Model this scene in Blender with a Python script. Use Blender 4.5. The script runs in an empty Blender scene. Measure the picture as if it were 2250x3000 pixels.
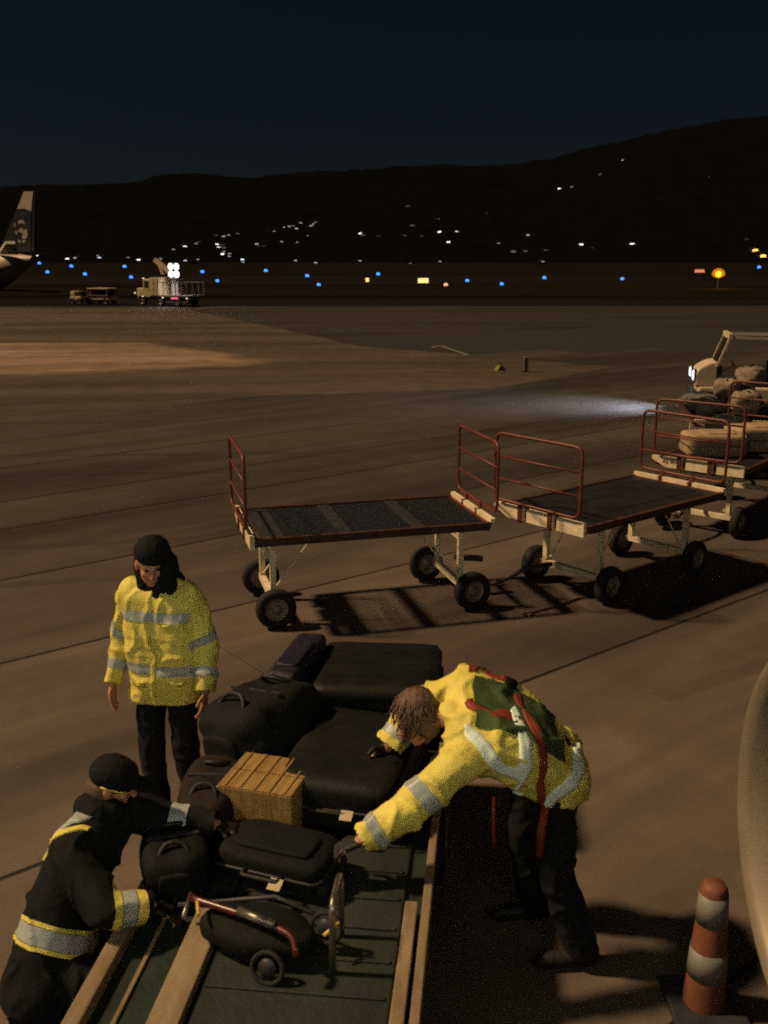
import bpy, bmesh, math, random
from mathutils import Vector, Matrix, Euler, noise
from mathutils.bvhtree import BVHTree
R = math.radians
random.seed(7)
S = bpy.context.scene
C = S.collection

# ------------------------------------------------------------------ camera, sky, sun, exposure
CAM_H, F_PX, HORIZON = 3.4, 2860.0, 760.0
PITCH = math.atan((1500 - HORIZON) / F_PX)
cam = bpy.data.cameras.new('camera'); cam_o = bpy.data.objects.new('camera', cam); C.objects.link(cam_o)
cam.sensor_fit = 'VERTICAL'; cam.sensor_height = 24.0; cam.lens = 24.0 * F_PX / 3000.0
cam.clip_start = 0.05; cam.clip_end = 12000
cam.dof.use_dof = True; cam.dof.focus_distance = 8.5; cam.dof.aperture_fstop = cam.lens / 1000.0 / 0.010
cam_o.location = (0, 0, CAM_H); cam_o.rotation_euler = (R(90) - PITCH, 0, 0)
S.camera = cam_o

SUN_DIR = Vector((0.66, -0.05, -0.74)).normalized()          # the way the light travels
W = bpy.data.worlds.new('World'); S.world = W; W.use_nodes = True
wn, wl = W.node_tree.nodes, W.node_tree.links
sky = wn.new('ShaderNodeTexSky'); sky.sky_type = 'NISHITA'; sky.sun_disc = False
sky.sun_elevation = math.asin(-SUN_DIR.z); sky.sun_rotation = math.atan2(-SUN_DIR.x, -SUN_DIR.y); sky.altitude = 0; sky.air_density = 1.0; sky.dust_density = 0.5; sky.ozone_density = 5.0
wl.new(sky.outputs[0], wn['Background'].inputs[0]); wn['Background'].inputs[1].default_value = 0.0017
sun = bpy.data.lights.new('sun', 'SUN'); sun.energy = 3.4; sun.angle = R(4.0); sun.color = (1.0, 0.69, 0.36)
sun_o = bpy.data.objects.new('sun', sun); C.objects.link(sun_o)
sun_o.rotation_euler = (-SUN_DIR).to_track_quat('Z', 'Y').to_euler()
V = S.view_settings; V.view_transform = 'Standard'; V.look = 'None'; V.gamma = 1.0; V.use_curve_mapping = False; V.exposure = 0.15
S.render.engine = 'CYCLES'
S.cycles.use_denoising = False; S.cycles.use_adaptive_sampling = True; S.cycles.adaptive_threshold = 0.06; S.cycles.adaptive_min_samples = 40; S.cycles.max_bounces = 6; S.cycles.caustics_reflective = False; S.cycles.caustics_refractive = False
S.cycles.sample_clamp_indirect = 1.0; S.cycles.sample_clamp_direct = 1.3
S.cycles.pixel_filter_type = 'BLACKMAN_HARRIS'; S.cycles.filter_width = 1.9

def ray(px, py):
    yy = py - 1500
    return (px - 1125, F_PX * math.cos(PITCH) - yy * math.sin(PITCH), -(yy * math.cos(PITCH) + F_PX * math.sin(PITCH)))
def at(px, py, Y):                                            # survey: the point at forward distance Y seen at that spot
    a, b, c = ray(px, py); t = Y / b
    return Vector((a * t, Y, CAM_H + c * t))
def on(px, py, z=0.0):                                        # survey: the point at height z seen at that spot
    a, b, c = ray(px, py); t = (CAM_H - z) / -c
    return Vector((a * t, b * t, z))

# ------------------------------------------------------------------ materials
M = {}
def mat(name, col, rough=0.7, var=0.25, scale=6.0, bump=0.15, bscale=None, metal=0.0, spec=0.4, col2=None, stretch=(1, 1, 1), rnd=0.0, coat=0.0, fold=0.0):
    m = bpy.data.materials.new(name); m.use_nodes = True; M[name] = m
    n, l = m.node_tree.nodes, m.node_tree.links; b = n['Principled BSDF']
    tc = n.new('ShaderNodeTexCoord'); mp = n.new('ShaderNodeMapping'); mp.inputs['Scale'].default_value = stretch
    l.new(tc.outputs['Object'], mp.inputs[0])
    nz = n.new('ShaderNodeTexNoise'); nz.inputs['Scale'].default_value = scale; nz.inputs['Detail'].default_value = 6; nz.inputs['Roughness'].default_value = 0.62
    l.new(mp.outputs[0], nz.inputs['Vector'])
    rp = n.new('ShaderNodeValToRGB'); rp.color_ramp.elements[0].position = 0.32; rp.color_ramp.elements[1].position = 0.68
    d = col2 if col2 else tuple(c * (1 - var) for c in col)
    u = col if col2 else tuple(min(1, c * (1 + var * 0.6)) for c in col)
    rp.color_ramp.elements[0].color = (*d, 1); rp.color_ramp.elements[1].color = (*u, 1)
    l.new(nz.outputs['Fac'], rp.inputs[0])
    out = rp.outputs[0]
    if rnd:
        oi = n.new('ShaderNodeObjectInfo'); mr = n.new('ShaderNodeMapRange'); mr.inputs[3].default_value = 1 - rnd; mr.inputs[4].default_value = 1 + rnd
        l.new(oi.outputs['Random'], mr.inputs[0])
        hs = n.new('ShaderNodeHueSaturation'); l.new(mr.outputs[0], hs.inputs['Value']); l.new(out, hs.inputs['Color']); out = hs.outputs[0]
    l.new(out, b.inputs['Base Color'])
    b.inputs['Metallic'].default_value = metal; b.inputs['Specular IOR Level'].default_value = spec
    b.inputs['Coat Weight'].default_value = coat
    rr = n.new('ShaderNodeMapRange'); rr.inputs[3].default_value = max(0.03, rough - 0.12); rr.inputs[4].default_value = min(1, rough + 0.12)
    l.new(nz.outputs['Fac'], rr.inputs[0]); l.new(rr.outputs[0], b.inputs['Roughness'])
    if bump:
        n2 = n.new('ShaderNodeTexNoise'); n2.inputs['Scale'].default_value = bscale or scale * 8; n2.inputs['Detail'].default_value = 4
        l.new(tc.outputs['Object'], n2.inputs['Vector'])
        bp = n.new('ShaderNodeBump'); bp.inputs['Strength'].default_value = bump; bp.inputs['Distance'].default_value = 0.02
        l.new(n2.outputs['Fac'], bp.inputs['Height']); l.new(bp.outputs[0], b.inputs['Normal'])
        if fold:                                              # creases of heavy cloth
            n3 = n.new('ShaderNodeTexNoise'); n3.noise_type = 'RIDGED_MULTIFRACTAL'; n3.inputs['Scale'].default_value = 5.5; n3.inputs['Detail'].default_value = 2.5; n3.inputs['Distortion'].default_value = 0.7
            l.new(tc.outputs['Object'], n3.inputs['Vector']); b3 = n.new('ShaderNodeBump'); b3.inputs['Strength'].default_value = fold; b3.inputs['Distance'].default_value = 0.022
            l.new(n3.outputs['Fac'], b3.inputs['Height']); l.new(bp.outputs[0], b3.inputs['Normal']); l.new(b3.outputs[0], b.inputs['Normal'])
    return m
def glow(name, col, strength, sample=False):
    m = bpy.data.materials.new(name); m.use_nodes = True; M[name] = m
    b = m.node_tree.nodes['Principled BSDF']
    b.inputs['Base Color'].default_value = (*[c * 0.5 for c in col], 1)
    b.inputs['Emission Color'].default_value = (*col, 1); b.inputs['Emission Strength'].default_value = strength
    if not sample: m.cycles.emission_sampling = 'NONE'
    return m

mat('cream', (0.86, 0.74, 0.56), 0.5, 0.3, 9, 0.1, col2=(0.62, 0.50, 0.35))
mat('rail_brown', (0.062, 0.028, 0.022), 0.6, 0.4, 12, 0.1, spec=0.3)
mat('rust_red', (0.13, 0.026, 0.017), 0.5, 0.35, 12, 0.1, spec=0.5)
mat('steel_dark', (0.045, 0.045, 0.055), 0.5, 0.4, 14, 0.15, metal=0.3)
mat('grate', (0.085, 0.09, 0.115), 0.5, 0.3, 20, 0.0, metal=0.4)
mat('ply_dark', (0.011, 0.009, 0.015), 0.6, 0.45, 5, 0.15)
mat('tyre', (0.016, 0.016, 0.017), 0.85, 0.3, 10, 0.2)
mat('rim', (0.24, 0.20, 0.185), 0.55, 0.5, 12, 0.1, metal=0.3)
mat('hivis', (0.70, 0.60, 0.13), 0.62, 0.2, 5, 0.22, bscale=60, spec=0.3, fold=.75)
mat('hivis_dark', (0.055, 0.065, 0.018), 0.7, 0.3, 5, 0.2)
mat('reflective', (0.36, 0.39, 0.39), 0.45, 0.12, 14, 0.1, spec=0.6)
mat('reflective_lit', (0.78, 0.90, 0.84), 0.4, 0.08, 14, 0.08, spec=0.6)  # brighter copy of reflective: returned light put into the colour
mat('dark_cloth', (0.010, 0.011, 0.012), 0.9, 0.35, 7, 0.2, bscale=50, spec=0.15, fold=.6)
mat('navy_cloth', (0.014, 0.016, 0.026), 0.85, 0.3, 7, 0.2, bscale=50)
mat('trouser', (0.012, 0.013, 0.015), 0.9, 0.3, 5, 0.25, bscale=40, spec=0.15, fold=.6)
mat('vest_green', (0.045, 0.075, 0.022), 0.75, 0.35, 6, 0.2)
mat('strap_red', (0.24, 0.035, 0.022), 0.65, 0.3, 12, 0.15)
mat('skin', (0.46, 0.22, 0.14), 0.55, 0.15, 8, 0.05)
mat('hair', (0.12, 0.068, 0.045), 0.6, 0.5, 30, 0.3, stretch=(1, 1, 4))
mat('eye', (0.012, 0.008, 0.006), 0.2, 0.1, 5, 0.0)
mat('boot', (0.012, 0.011, 0.010), 0.6, 0.3, 9, 0.2)
mat('grey_cloth', (0.12, 0.12, 0.12), 0.8, 0.25, 8, 0.2)
mat('belt_rubber', (0.020, 0.026, 0.022), 0.6, 0.35, 4, 0.25, stretch=(1, 0.3, 1))
mat('loader_beige', (0.28, 0.205, 0.13), 0.6, 0.35, 5, 0.15, col2=(0.15, 0.10, 0.06), stretch=(2, 0.5, 1))
mat('loader_green', (0.018, 0.028, 0.020), 0.55, 0.4, 5, 0.15)
mat('chrome', (0.45, 0.43, 0.38), 0.28, 0.2, 12, 0.0, metal=0.9)
mat('case_black', (0.0065, 0.0072, 0.007), 0.6, 0.4, 8, 0.15, spec=0.25)
mat('case_blue', (0.016, 0.015, 0.034), 0.5, 0.6, 22, 0.2)
mat('duffel_black', (0.0062, 0.0075, 0.008), 0.8, 0.4, 6, 0.25, spec=0.2, fold=.6)
mat('bag_pink', (0.17, 0.085, 0.075), 0.8, 0.3, 8, 0.25, fold=.7)
mat('bag_brown', (0.020, 0.013, 0.011), 0.8, 0.4, 7, 0.25, spec=0.2, fold=.6)
mat('case_tan', (0.42, 0.31, 0.20), 0.6, 0.3, 6, 0.15, col2=(0.29, 0.20, 0.12))
mat('bag_pale', (0.24, 0.18, 0.145), 0.8, 0.4, 5, 0.3, fold=.8)
mat('cardboard', (0.36, 0.22, 0.08), 0.75, 0.3, 7, 0.1, col2=(0.19, 0.10, 0.03), stretch=(9, 0.5, 1))
mat('tape', (0.45, 0.38, 0.25), 0.4, 0.2, 7, 0.0)
mat('tag_yellow', (0.62, 0.42, 0.10), 0.5, 0.2, 9, 0.0)
mat('stroller_red', (0.075, 0.014, 0.014), 0.3, 0.3, 9, 0.0, spec=0.6)
mat('white_paint', (0.70, 0.68, 0.64), 0.45, 0.12, 3, 0.05)
mat('cowl', (0.15, 0.13, 0.11), 0.45, 0.15, 3, 0.05)
mat('lip_metal', (0.23, 0.185, 0.14), 0.5, 0.1, 4, 0.0, metal=0.2)
mat('hull_grey', (0.30, 0.30, 0.30), 0.5, 0.1, 2, 0.0)
mat('fan_dark', (0.03, 0.03, 0.035), 0.5, 0.3, 5, 0.0)
mat('cone_orange', (0.17, 0.060, 0.035), 0.6, 0.2, 9, 0.1)
mat('cone_white', (0.19, 0.18, 0.165), 0.5, 0.15, 9, 0.0)
mat('tail_navy', (0.010, 0.012, 0.020), 0.5, 0.2, 2, 0.0)
mat('tail_pale', (0.42, 0.34, 0.30), 0.5, 0.2, 2, 0.0)
mat('emblem_pale', (0.30, 0.27, 0.25), 0.6, 0.3, 2, 0.0)
mat('truck_cream', (0.52, 0.42, 0.28), 0.55, 0.25, 2, 0.0)
mat('truck_grey', (0.16, 0.14, 0.13), 0.55, 0.25, 2, 0.0)
mat('glass_dark', (0.02, 0.02, 0.022), 0.12, 0.1, 3, 0.0, spec=0.6)
mat('forest', (0.0038, 0.0042, 0.0046), 1.0, 0.25, 0.02, 0.0, spec=0.0)
mat('house_dark', (0.02, 0.018, 0.016), 0.9, 0.3, 0.3, 0.0, spec=0.1)
mat('grass', (0.0105, 0.0095, 0.006), 1.0, 0.5, 0.06, 0.0, spec=0.0, stretch=(0.25, 1, 1))
mat('asphalt', (0.013, 0.012, 0.013), 0.95, 0.35, 0.08, 0.0, spec=0.0, stretch=(0.3, 1, 1))
mat('sealant', (0.018, 0.016, 0.015), 0.8, 0.3, 4, 0.1)
mat('line_paint', (0.20, 0.17, 0.13), 0.7, 0.4, 3, 0.0)
mat('post_pale', (0.22, 0.18, 0.12), 0.7, 0.3, 5, 0.1)
mat('post_yellow', (0.20, 0.15, 0.02), 0.7, 0.3, 5, 0.1)
mat('text_dark', (0.16, 0.085, 0.035), 0.7, 0.2, 9, 0.0)
mat('seat_black', (0.02, 0.02, 0.02), 0.7, 0.3, 9, 0.15)
mat('tug_white', (0.60, 0.50, 0.38), 0.5, 0.2, 6, 0.05)
mat('red_lens', (0.45, 0.02, 0.02), 0.15, 0.1, 9, 0.0, spec=0.8)
glow('window_white', (1.0, 0.93, 0.82), 1.5)
glow('window_dim', (0.9, 0.9, 0.85), 0.32)
glow('window_faint', (0.8, 0.8, 0.75), 0.10)
glow('window_cool', (0.75, 0.85, 1.0), 1.2)
glow('lamp_orange', (1.0, 0.55, 0.10), 1.6)
glow('taxi_blue', (0.06, 0.26, 1.0), 1.7)
glow('sign_yellow', (1.0, 0.66, 0.22), 1.3)
glow('sign_red', (1.0, 0.28, 0.16), 0.75)
glow('lamp_red', (1.0, 0.34, 0.18), 1.5)
glow('amber', (1.0, 0.60, 0.08), 4.0)
glow('work_light', (1.0, 0.95, 0.90), 14.0)
glow('marker_warm', (1.0, 0.72, 0.40), 1.2)
glow('tail_red', (1.0, 0.14, 0.26), 1.5)
glow('cabin_fill_glow', (1.0, 0.97, 0.70), 26.0, True)  # added fill for the shadows, set on windows out of view
glow('headlight', (0.80, 0.90, 1.0), 9.0)

gm = bpy.data.materials.new('amber_halo'); gm.use_nodes = True; M['amber_halo'] = gm; gm.cycles.emission_sampling = 'NONE'
gq, gj = gm.node_tree.nodes, gm.node_tree.links; g1 = gq.new('ShaderNodeBsdfTransparent'); g1.inputs[0].default_value = (1, .75, .3, 1); g2 = gq.new('ShaderNodeEmission'); g2.inputs[0].default_value = (1, .30, .01, 1); g2.inputs[1].default_value = .8
g3 = gq.new('ShaderNodeTexNoise'); g3.inputs['Scale'].default_value = 6; g4 = gq.new('ShaderNodeMapRange'); g4.inputs[3].default_value = .45; g4.inputs[4].default_value = .65; gj.new(g3.outputs['Fac'], g4.inputs[0])
g5 = gq.new('ShaderNodeMixShader'); gj.new(g4.outputs[0], g5.inputs[0]); gj.new(g1.outputs[0], g5.inputs[1]); gj.new(g2.outputs[0], g5.inputs[2]); gj.new(g5.outputs[0], gq['Material Output'].inputs[0])
def concrete(name, base, dark, rot, rnd=0.10, stain=0.55, patch=None):
    m = bpy.data.materials.new(name); m.use_nodes = True; M[name] = m
    n, l = m.node_tree.nodes, m.node_tree.links; b = n['Principled BSDF']
    g = n.new('ShaderNodeNewGeometry'); mp = n.new('ShaderNodeMapping'); mp.vector_type = 'TEXTURE'; mp.inputs['Rotation'].default_value = (0, 0, rot)
    l.new(g.outputs['Position'], mp.inputs[0])
    def nz(scale, det, st, rough=0.6):
        q = n.new('ShaderNodeMapping'); q.inputs['Scale'].default_value = st; l.new(mp.outputs[0], q.inputs[0])
        t = n.new('ShaderNodeTexNoise'); t.inputs['Scale'].default_value = scale; t.inputs['Detail'].default_value = det; t.inputs['Roughness'].default_value = rough
        l.new(q.outputs[0], t.inputs['Vector']); return t.outputs['Fac']
    def mixv(a, bb, f, mode='MULTIPLY', fac=1.0):
        x = n.new('ShaderNodeMix'); x.data_type = 'RGBA'; x.blend_type = mode; x.inputs[0].default_value = fac
        l.new(a, x.inputs[6]); l.new(bb, x.inputs[7]); 
        if f is not None: l.new(f, x.inputs[0])
        return x.outputs[2]
    def ramp(fac, p0, c0, p1, c1):
        r = n.new('ShaderNodeValToRGB'); e = r.color_ramp.elements; e[0].position = p0; e[0].color = (*c0, 1); e[1].position = p1; e[1].color = (*c1, 1); l.new(fac, r.inputs[0]); return r.outputs[0]
    a = ramp(nz(1.3, 8, (1, 1, 1)), 0.3, dark, 0.72, base)                                   # mottling
    s = ramp(nz(0.16, 5, (0.35, 2.2, 1), 0.55), 0.40, (1 - stain,) * 3, 0.56, (1, 1, 1))     # long damp stains
    s2 = ramp(nz(1.1, 5, (0.10, 3.0, 1), 0.55), 0.34, (0.88, 0.88, 0.89), 0.62, (1.05, 1.05, 1.04))  # sweeping streaks
    sp = ramp(nz(2.6, 5, (1, 1, 1), 0.7), 0.60, (1, 1, 1), 0.76, (0.72, 0.72, 0.72))         # oil spots
    fg = ramp(nz(70, 3, (1, 1, 1)), 0.25, (0.82, 0.82, 0.82), 0.75, (1.12, 1.12, 1.12))      # grit
    c = mixv(mixv(mixv(mixv(a, s, None), s2, None), sp, None), fg, None)
    if patch:                                                 # paler area inside a convex outline
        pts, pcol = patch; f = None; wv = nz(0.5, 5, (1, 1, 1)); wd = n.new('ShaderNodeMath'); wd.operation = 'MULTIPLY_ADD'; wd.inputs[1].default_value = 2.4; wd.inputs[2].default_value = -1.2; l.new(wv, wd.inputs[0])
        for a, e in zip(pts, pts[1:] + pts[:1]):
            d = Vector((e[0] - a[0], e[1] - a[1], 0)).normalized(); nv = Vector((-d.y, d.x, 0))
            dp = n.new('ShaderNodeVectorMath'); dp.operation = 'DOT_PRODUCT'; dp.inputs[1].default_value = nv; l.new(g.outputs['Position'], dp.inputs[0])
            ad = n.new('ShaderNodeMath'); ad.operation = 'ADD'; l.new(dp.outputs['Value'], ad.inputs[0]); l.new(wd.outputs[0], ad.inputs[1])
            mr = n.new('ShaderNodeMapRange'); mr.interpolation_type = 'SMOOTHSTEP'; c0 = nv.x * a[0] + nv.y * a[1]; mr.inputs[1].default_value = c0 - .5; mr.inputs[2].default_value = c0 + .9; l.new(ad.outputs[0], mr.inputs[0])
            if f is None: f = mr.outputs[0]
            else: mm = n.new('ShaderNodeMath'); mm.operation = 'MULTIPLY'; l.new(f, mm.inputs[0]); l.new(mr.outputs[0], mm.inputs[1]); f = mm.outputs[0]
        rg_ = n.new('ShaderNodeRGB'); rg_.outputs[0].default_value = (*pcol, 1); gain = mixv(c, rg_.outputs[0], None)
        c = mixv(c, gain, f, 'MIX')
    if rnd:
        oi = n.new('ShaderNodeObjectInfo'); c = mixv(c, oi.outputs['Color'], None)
    l.new(c, b.inputs['Base Color']); b.inputs['Roughness'].default_value = 0.8; b.inputs['Specular IOR Level'].default_value = 0.25
    bp = n.new('ShaderNodeBump'); bp.inputs['Strength'].default_value = 0.25; bp.inputs['Distance'].default_value = 0.01
    l.new(nz(45, 4, (1, 1, 1)), bp.inputs['Height']); l.new(bp.outputs[0], b.inputs['Normal'])
    return m
JOINT = R(38.6)
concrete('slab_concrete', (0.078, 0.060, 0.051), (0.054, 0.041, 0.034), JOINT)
concrete('far_concrete', (0.040, 0.032, 0.028), (0.024, 0.019, 0.017), R(6), rnd=0, stain=0.45)  # darker base: light falling off with distance put into the colour
concrete('left_lit_concrete', (0.105, 0.076, 0.060), (0.062, 0.044, 0.034), R(6), rnd=0, stain=0.4, patch=([(-70, 27.5), (-11.4, 29.2), (-3.2, 33.1), (-10.0, 41.8), (-70, 40)], (3.1, 3.0, 2.9)))  # lighter base paints in the stronger light on the left side

# ------------------------------------------------------------------ mesh helpers
def link(o, parent=None):
    C.objects.link(o)
    if parent is not None: o.parent = parent
    return o
def obj(name, bm, m, parent=None, smooth=False):
    me = bpy.data.meshes.new(name); bm.to_mesh(me); bm.free()
    ms = m if isinstance(m, (list, tuple)) else [m]
    for q in ms: me.materials.append(M[q])
    if smooth: me.polygons.foreach_set('use_smooth', [True] * len(me.polygons))
    return link(bpy.data.objects.new(name, me), parent)
def tag(o, label, cat, group=None):
    o['label'] = label; o['category'] = cat
    if group: o['group'] = group
    return o
def struct(o): o['kind'] = 'structure'; return o
def thing(name, label, cat, loc=(0, 0, 0), rz=0.0, group=None):
    o = bpy.data.objects.new(name, None); o.empty_display_size = 0.2; link(o); o.location = loc; o.rotation_euler = (0, 0, rz)
    return tag(o, label, cat, group)
def new(): return bmesh.new()
def box(bm, x0, x1, y0, y1, z0, z1, mt=None, bev=0.0):
    r = bmesh.ops.create_cube(bm, size=1.0)
    T = Matrix.Translation(((x0 + x1) / 2, (y0 + y1) / 2, (z0 + z1) / 2)) @ Matrix.Diagonal((x1 - x0, y1 - y0, z1 - z0, 1))
    if mt is not None: T = mt @ T
    bmesh.ops.transform(bm, matrix=T, verts=r['verts'])
    if bev:
        es = list({e for v in r['verts'] for e in v.link_edges}); bmesh.ops.bevel(bm, geom=es, offset=bev, segments=2, affect='EDGES', profile=0.6)
    return bm
def frame_of(d):
    d = d.normalized(); a = Vector((0, 0, 1)) if abs(d.z) < 0.95 else Vector((1, 0, 0))
    u = d.cross(a).normalized(); return u, d.cross(u).normalized()
def tube(bm, pts, r, seg=8, closed=False, caps=True):
    pts = [Vector(p) for p in pts]; n = len(pts); rs = r if isinstance(r, (list, tuple)) else [r] * n
    rings = []; u = None
    for i, p in enumerate(pts):
        if closed: t = pts[(i + 1) % n] - pts[i - 1]
        else: t = pts[min(i + 1, n - 1)] - pts[max(i - 1, 0)]
        t.normalize()
        if u is None: u, _ = frame_of(t)
        u = (u - t * u.dot(t)).normalized(); w = t.cross(u)
        rings.append([bm.verts.new(p + (u * math.cos(2 * math.pi * k / seg) + w * math.sin(2 * math.pi * k / seg)) * rs[i]) for k in range(seg)])
    for i in range(n if closed else n - 1):
        a, b = rings[i], rings[(i + 1) % n]
        for k in range(seg): bm.faces.new((a[k], a[(k + 1) % seg], b[(k + 1) % seg], b[k]))
    if caps and not closed: bm.faces.new(rings[0][::-1]); bm.faces.new(rings[-1])
    return bm
def bar(bm, a, b, w, h, roll=None):                          # rectangular bar between two points
    a, b = Vector(a), Vector(b); d = b - a; x = d.normalized()
    up = Vector((0, 0, 1)) if abs(x.z) < 0.95 else Vector((0, 1, 0))
    y = up.cross(x).normalized(); z = x.cross(y)
    mt = Matrix((( x.x, y.x, z.x, a.x), (x.y, y.y, z.y, a.y), (x.z, y.z, z.z, a.z), (0, 0, 0, 1)))
    return box(bm, 0, d.length, -w / 2, w / 2, -h / 2, h / 2, mt)
def lathe(bm, prof, seg=20, mt=None):                        # profile of (r, z) about the z axis
    rings = []
    for r, z in prof:
        ring = []
        for k in range(seg):
            p = Vector((r * math.cos(2 * math.pi * k / seg), r * math.sin(2 * math.pi * k / seg), z))
            ring.append(bm.verts.new(mt @ p if mt is not None else p))
        rings.append(ring)
    for a, b in zip(rings, rings[1:]):
        for k in range(seg): bm.faces.new((a[k], a[(k + 1) % seg], b[(k + 1) % seg], b[k]))
    return bm
def prism(bm, pts, off):                                     # polygon pushed along off
    off = Vector(off); a = [bm.verts.new(Vector(p)) for p in pts]; b = [bm.verts.new(Vector(p) + off) for p in pts]
    bm.faces.new(a[::-1]); bm.faces.new(b); k = len(a)
    for i in range(k): bm.faces.new((a[i], a[(i + 1) % k], b[(i + 1) % k], b[i]))
    bmesh.ops.recalc_face_normals(bm, faces=bm.faces[:]); return bm
def rounded(pts, rad, n=4, closed=True):                     # round the corners of a polyline
    pts = [Vector(p) for p in pts]; out = []; k = len(pts)
    for i, p in enumerate(pts):
        if not closed and i in (0, k - 1): out.append(p); continue
        a = (pts[i - 1] - p); b = (pts[(i + 1) % k] - p); r = min(rad, a.length * 0.45, b.length * 0.45)
        A, B = p + a.normalized() * r, p + b.normalized() * r
        for j in range(n + 1):
            t = j / n; out.append(A * (1 - t) ** 2 + p * 2 * t * (1 - t) + B * t * t)
    return out
def soft_box(bm, sx, sy, sz, n=8, power=5.0, puff=0.0, lump=0.0, seed=0, mt=None, flat=True):
    """a stuffed box: superellipsoid of the given size standing on z = 0"""
    n0 = len(bm.verts)
    r = bmesh.ops.create_cube(bm, size=2.0); es = list({e for v in r['verts'] for e in v.link_edges})
    bmesh.ops.subdivide_edges(bm, edges=es, cuts=n, use_grid_fill=True)
    vs = list(bm.verts)[n0:]
    for v in vs:
        p = v.co; L = (abs(p.x) ** power + abs(p.y) ** power + abs(p.z) ** power) ** (1 / power); q = p / L
        d = Vector((q.x * sx / 2, q.y * sy / 2, q.z * sz / 2))
        if lump:
            k = noise.noise(Vector((d.x * 6 + seed * 7.1, d.y * 6, d.z * 6))) + 0.5 * noise.noise(Vector((d.x * 15, d.y * 15 + seed, d.z * 15)))
            d *= 1 + lump * k
        if flat: d.z = max(d.z, -sz / 2)
        d.z += sz / 2
        v.co = mt @ d if mt is not None else d
    return bm
def copy_tree(o, parent=None):
    c = o.copy(); C.objects.link(c); c.parent = parent
    for ch in o.children: copy_tree(ch, c)
    return c

# ------------------------------------------------------------------ ground
def sheet(name, pts, z, m):
    bm = new(); bm.faces.new([bm.verts.new((p[0], p[1], z)) for p in pts])
    return struct(obj(name, bm, m))
sheet('ground', [(-9000, -3000), (9000, -3000), (9000, 9000), (-9000, 9000)], -0.05, 'asphalt')
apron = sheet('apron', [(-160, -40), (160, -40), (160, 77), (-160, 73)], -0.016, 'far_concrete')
sheet('left_lit_pavement', [(-160, 20), (-14, 22.2), (3, 26.5), (7.5, 32), (-1, 40), (-6, 52), (-15, 72), (-160, 70)], 0.004, 'left_lit_concrete')
sheet('grass_strip', [(-400, 96), (120, 90), (500, 95), (500, 128), (-400, 150)], -0.02, 'grass')
sheet('grass_field', [(-900, 260), (900, 175), (900, 1000), (-900, 1000)], -0.02, 'grass')
# cast slabs near the aircraft: lanes between the joints, cut across every six metres or so
u = Vector((math.cos(JOINT), math.sin(JOINT), 0)); nn = Vector((-math.sin(JOINT), math.cos(JOINT), 0))
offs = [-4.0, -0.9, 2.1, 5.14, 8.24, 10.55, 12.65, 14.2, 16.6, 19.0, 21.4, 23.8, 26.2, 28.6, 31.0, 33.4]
bm = new(); k = [u * -14 + nn * -4.0, u * 44 + nn * -4.0, u * 44 + nn * 33.4, u * -14 + nn * 33.4]
bm.faces.new([bm.verts.new((p.x, p.y, -0.009)) for p in k]); so = obj('joint_sealant', bm, 'sealant', apron)
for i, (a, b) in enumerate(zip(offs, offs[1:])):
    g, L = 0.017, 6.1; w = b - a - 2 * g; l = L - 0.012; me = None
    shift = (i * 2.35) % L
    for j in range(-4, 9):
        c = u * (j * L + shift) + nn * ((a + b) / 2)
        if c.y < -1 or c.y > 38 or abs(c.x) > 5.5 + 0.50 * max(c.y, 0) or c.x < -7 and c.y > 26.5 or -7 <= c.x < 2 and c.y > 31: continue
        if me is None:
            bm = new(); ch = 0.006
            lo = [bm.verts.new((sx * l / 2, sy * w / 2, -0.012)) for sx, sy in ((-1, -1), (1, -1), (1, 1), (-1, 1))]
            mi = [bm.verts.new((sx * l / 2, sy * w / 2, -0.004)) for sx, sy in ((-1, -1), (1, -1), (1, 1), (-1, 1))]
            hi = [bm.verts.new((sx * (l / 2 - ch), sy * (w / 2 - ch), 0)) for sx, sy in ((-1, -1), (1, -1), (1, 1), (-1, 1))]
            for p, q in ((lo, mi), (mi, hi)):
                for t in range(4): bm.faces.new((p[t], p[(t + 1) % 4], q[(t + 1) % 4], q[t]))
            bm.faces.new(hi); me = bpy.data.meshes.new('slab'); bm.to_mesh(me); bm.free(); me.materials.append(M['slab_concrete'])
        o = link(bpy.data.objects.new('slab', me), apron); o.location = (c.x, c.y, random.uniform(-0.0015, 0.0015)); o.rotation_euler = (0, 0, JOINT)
        tone = (2.0, 2.0, 2.0, 2.0, 1.45, 1.12, 1.0, .96, .92, .92, .88, .85, .82, .80, .78)[i] * random.uniform(.93, 1.07); o.color = (tone, tone * random.uniform(.98, 1.02), tone * random.uniform(.97, 1.03), 1)  # stronger light and haze near the aircraft put into lane tone; slight random spread
tm = bpy.data.materials.new('tyre_mark'); tm.use_nodes = True; M['tyre_mark'] = tm; tn, tl = tm.node_tree.nodes, tm.node_tree.links
t1 = tn.new('ShaderNodeBsdfTransparent'); t2 = tn['Principled BSDF']; t2.inputs['Base Color'].default_value = (.018, .016, .015, 1); t2.inputs['Roughness'].default_value = .8; t3 = tn.new('ShaderNodeMixShader'); t4 = tn.new('ShaderNodeTexNoise'); t4.inputs['Scale'].default_value = 2.2; t4.inputs['Detail'].default_value = 6
t5 = tn.new('ShaderNodeMapRange'); t5.inputs[1].default_value = .42; t5.inputs[2].default_value = .75; t5.inputs[3].default_value = 0; t5.inputs[4].default_value = .55; tl.new(t4.outputs['Fac'], t5.inputs[0]); tl.new(t5.outputs[0], t3.inputs[0]); tl.new(t1.outputs[0], t3.inputs[1]); tl.new(t2.outputs[0], t3.inputs[2]); tl.new(t3.outputs[0], tn['Material Output'].inputs[0])
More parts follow.
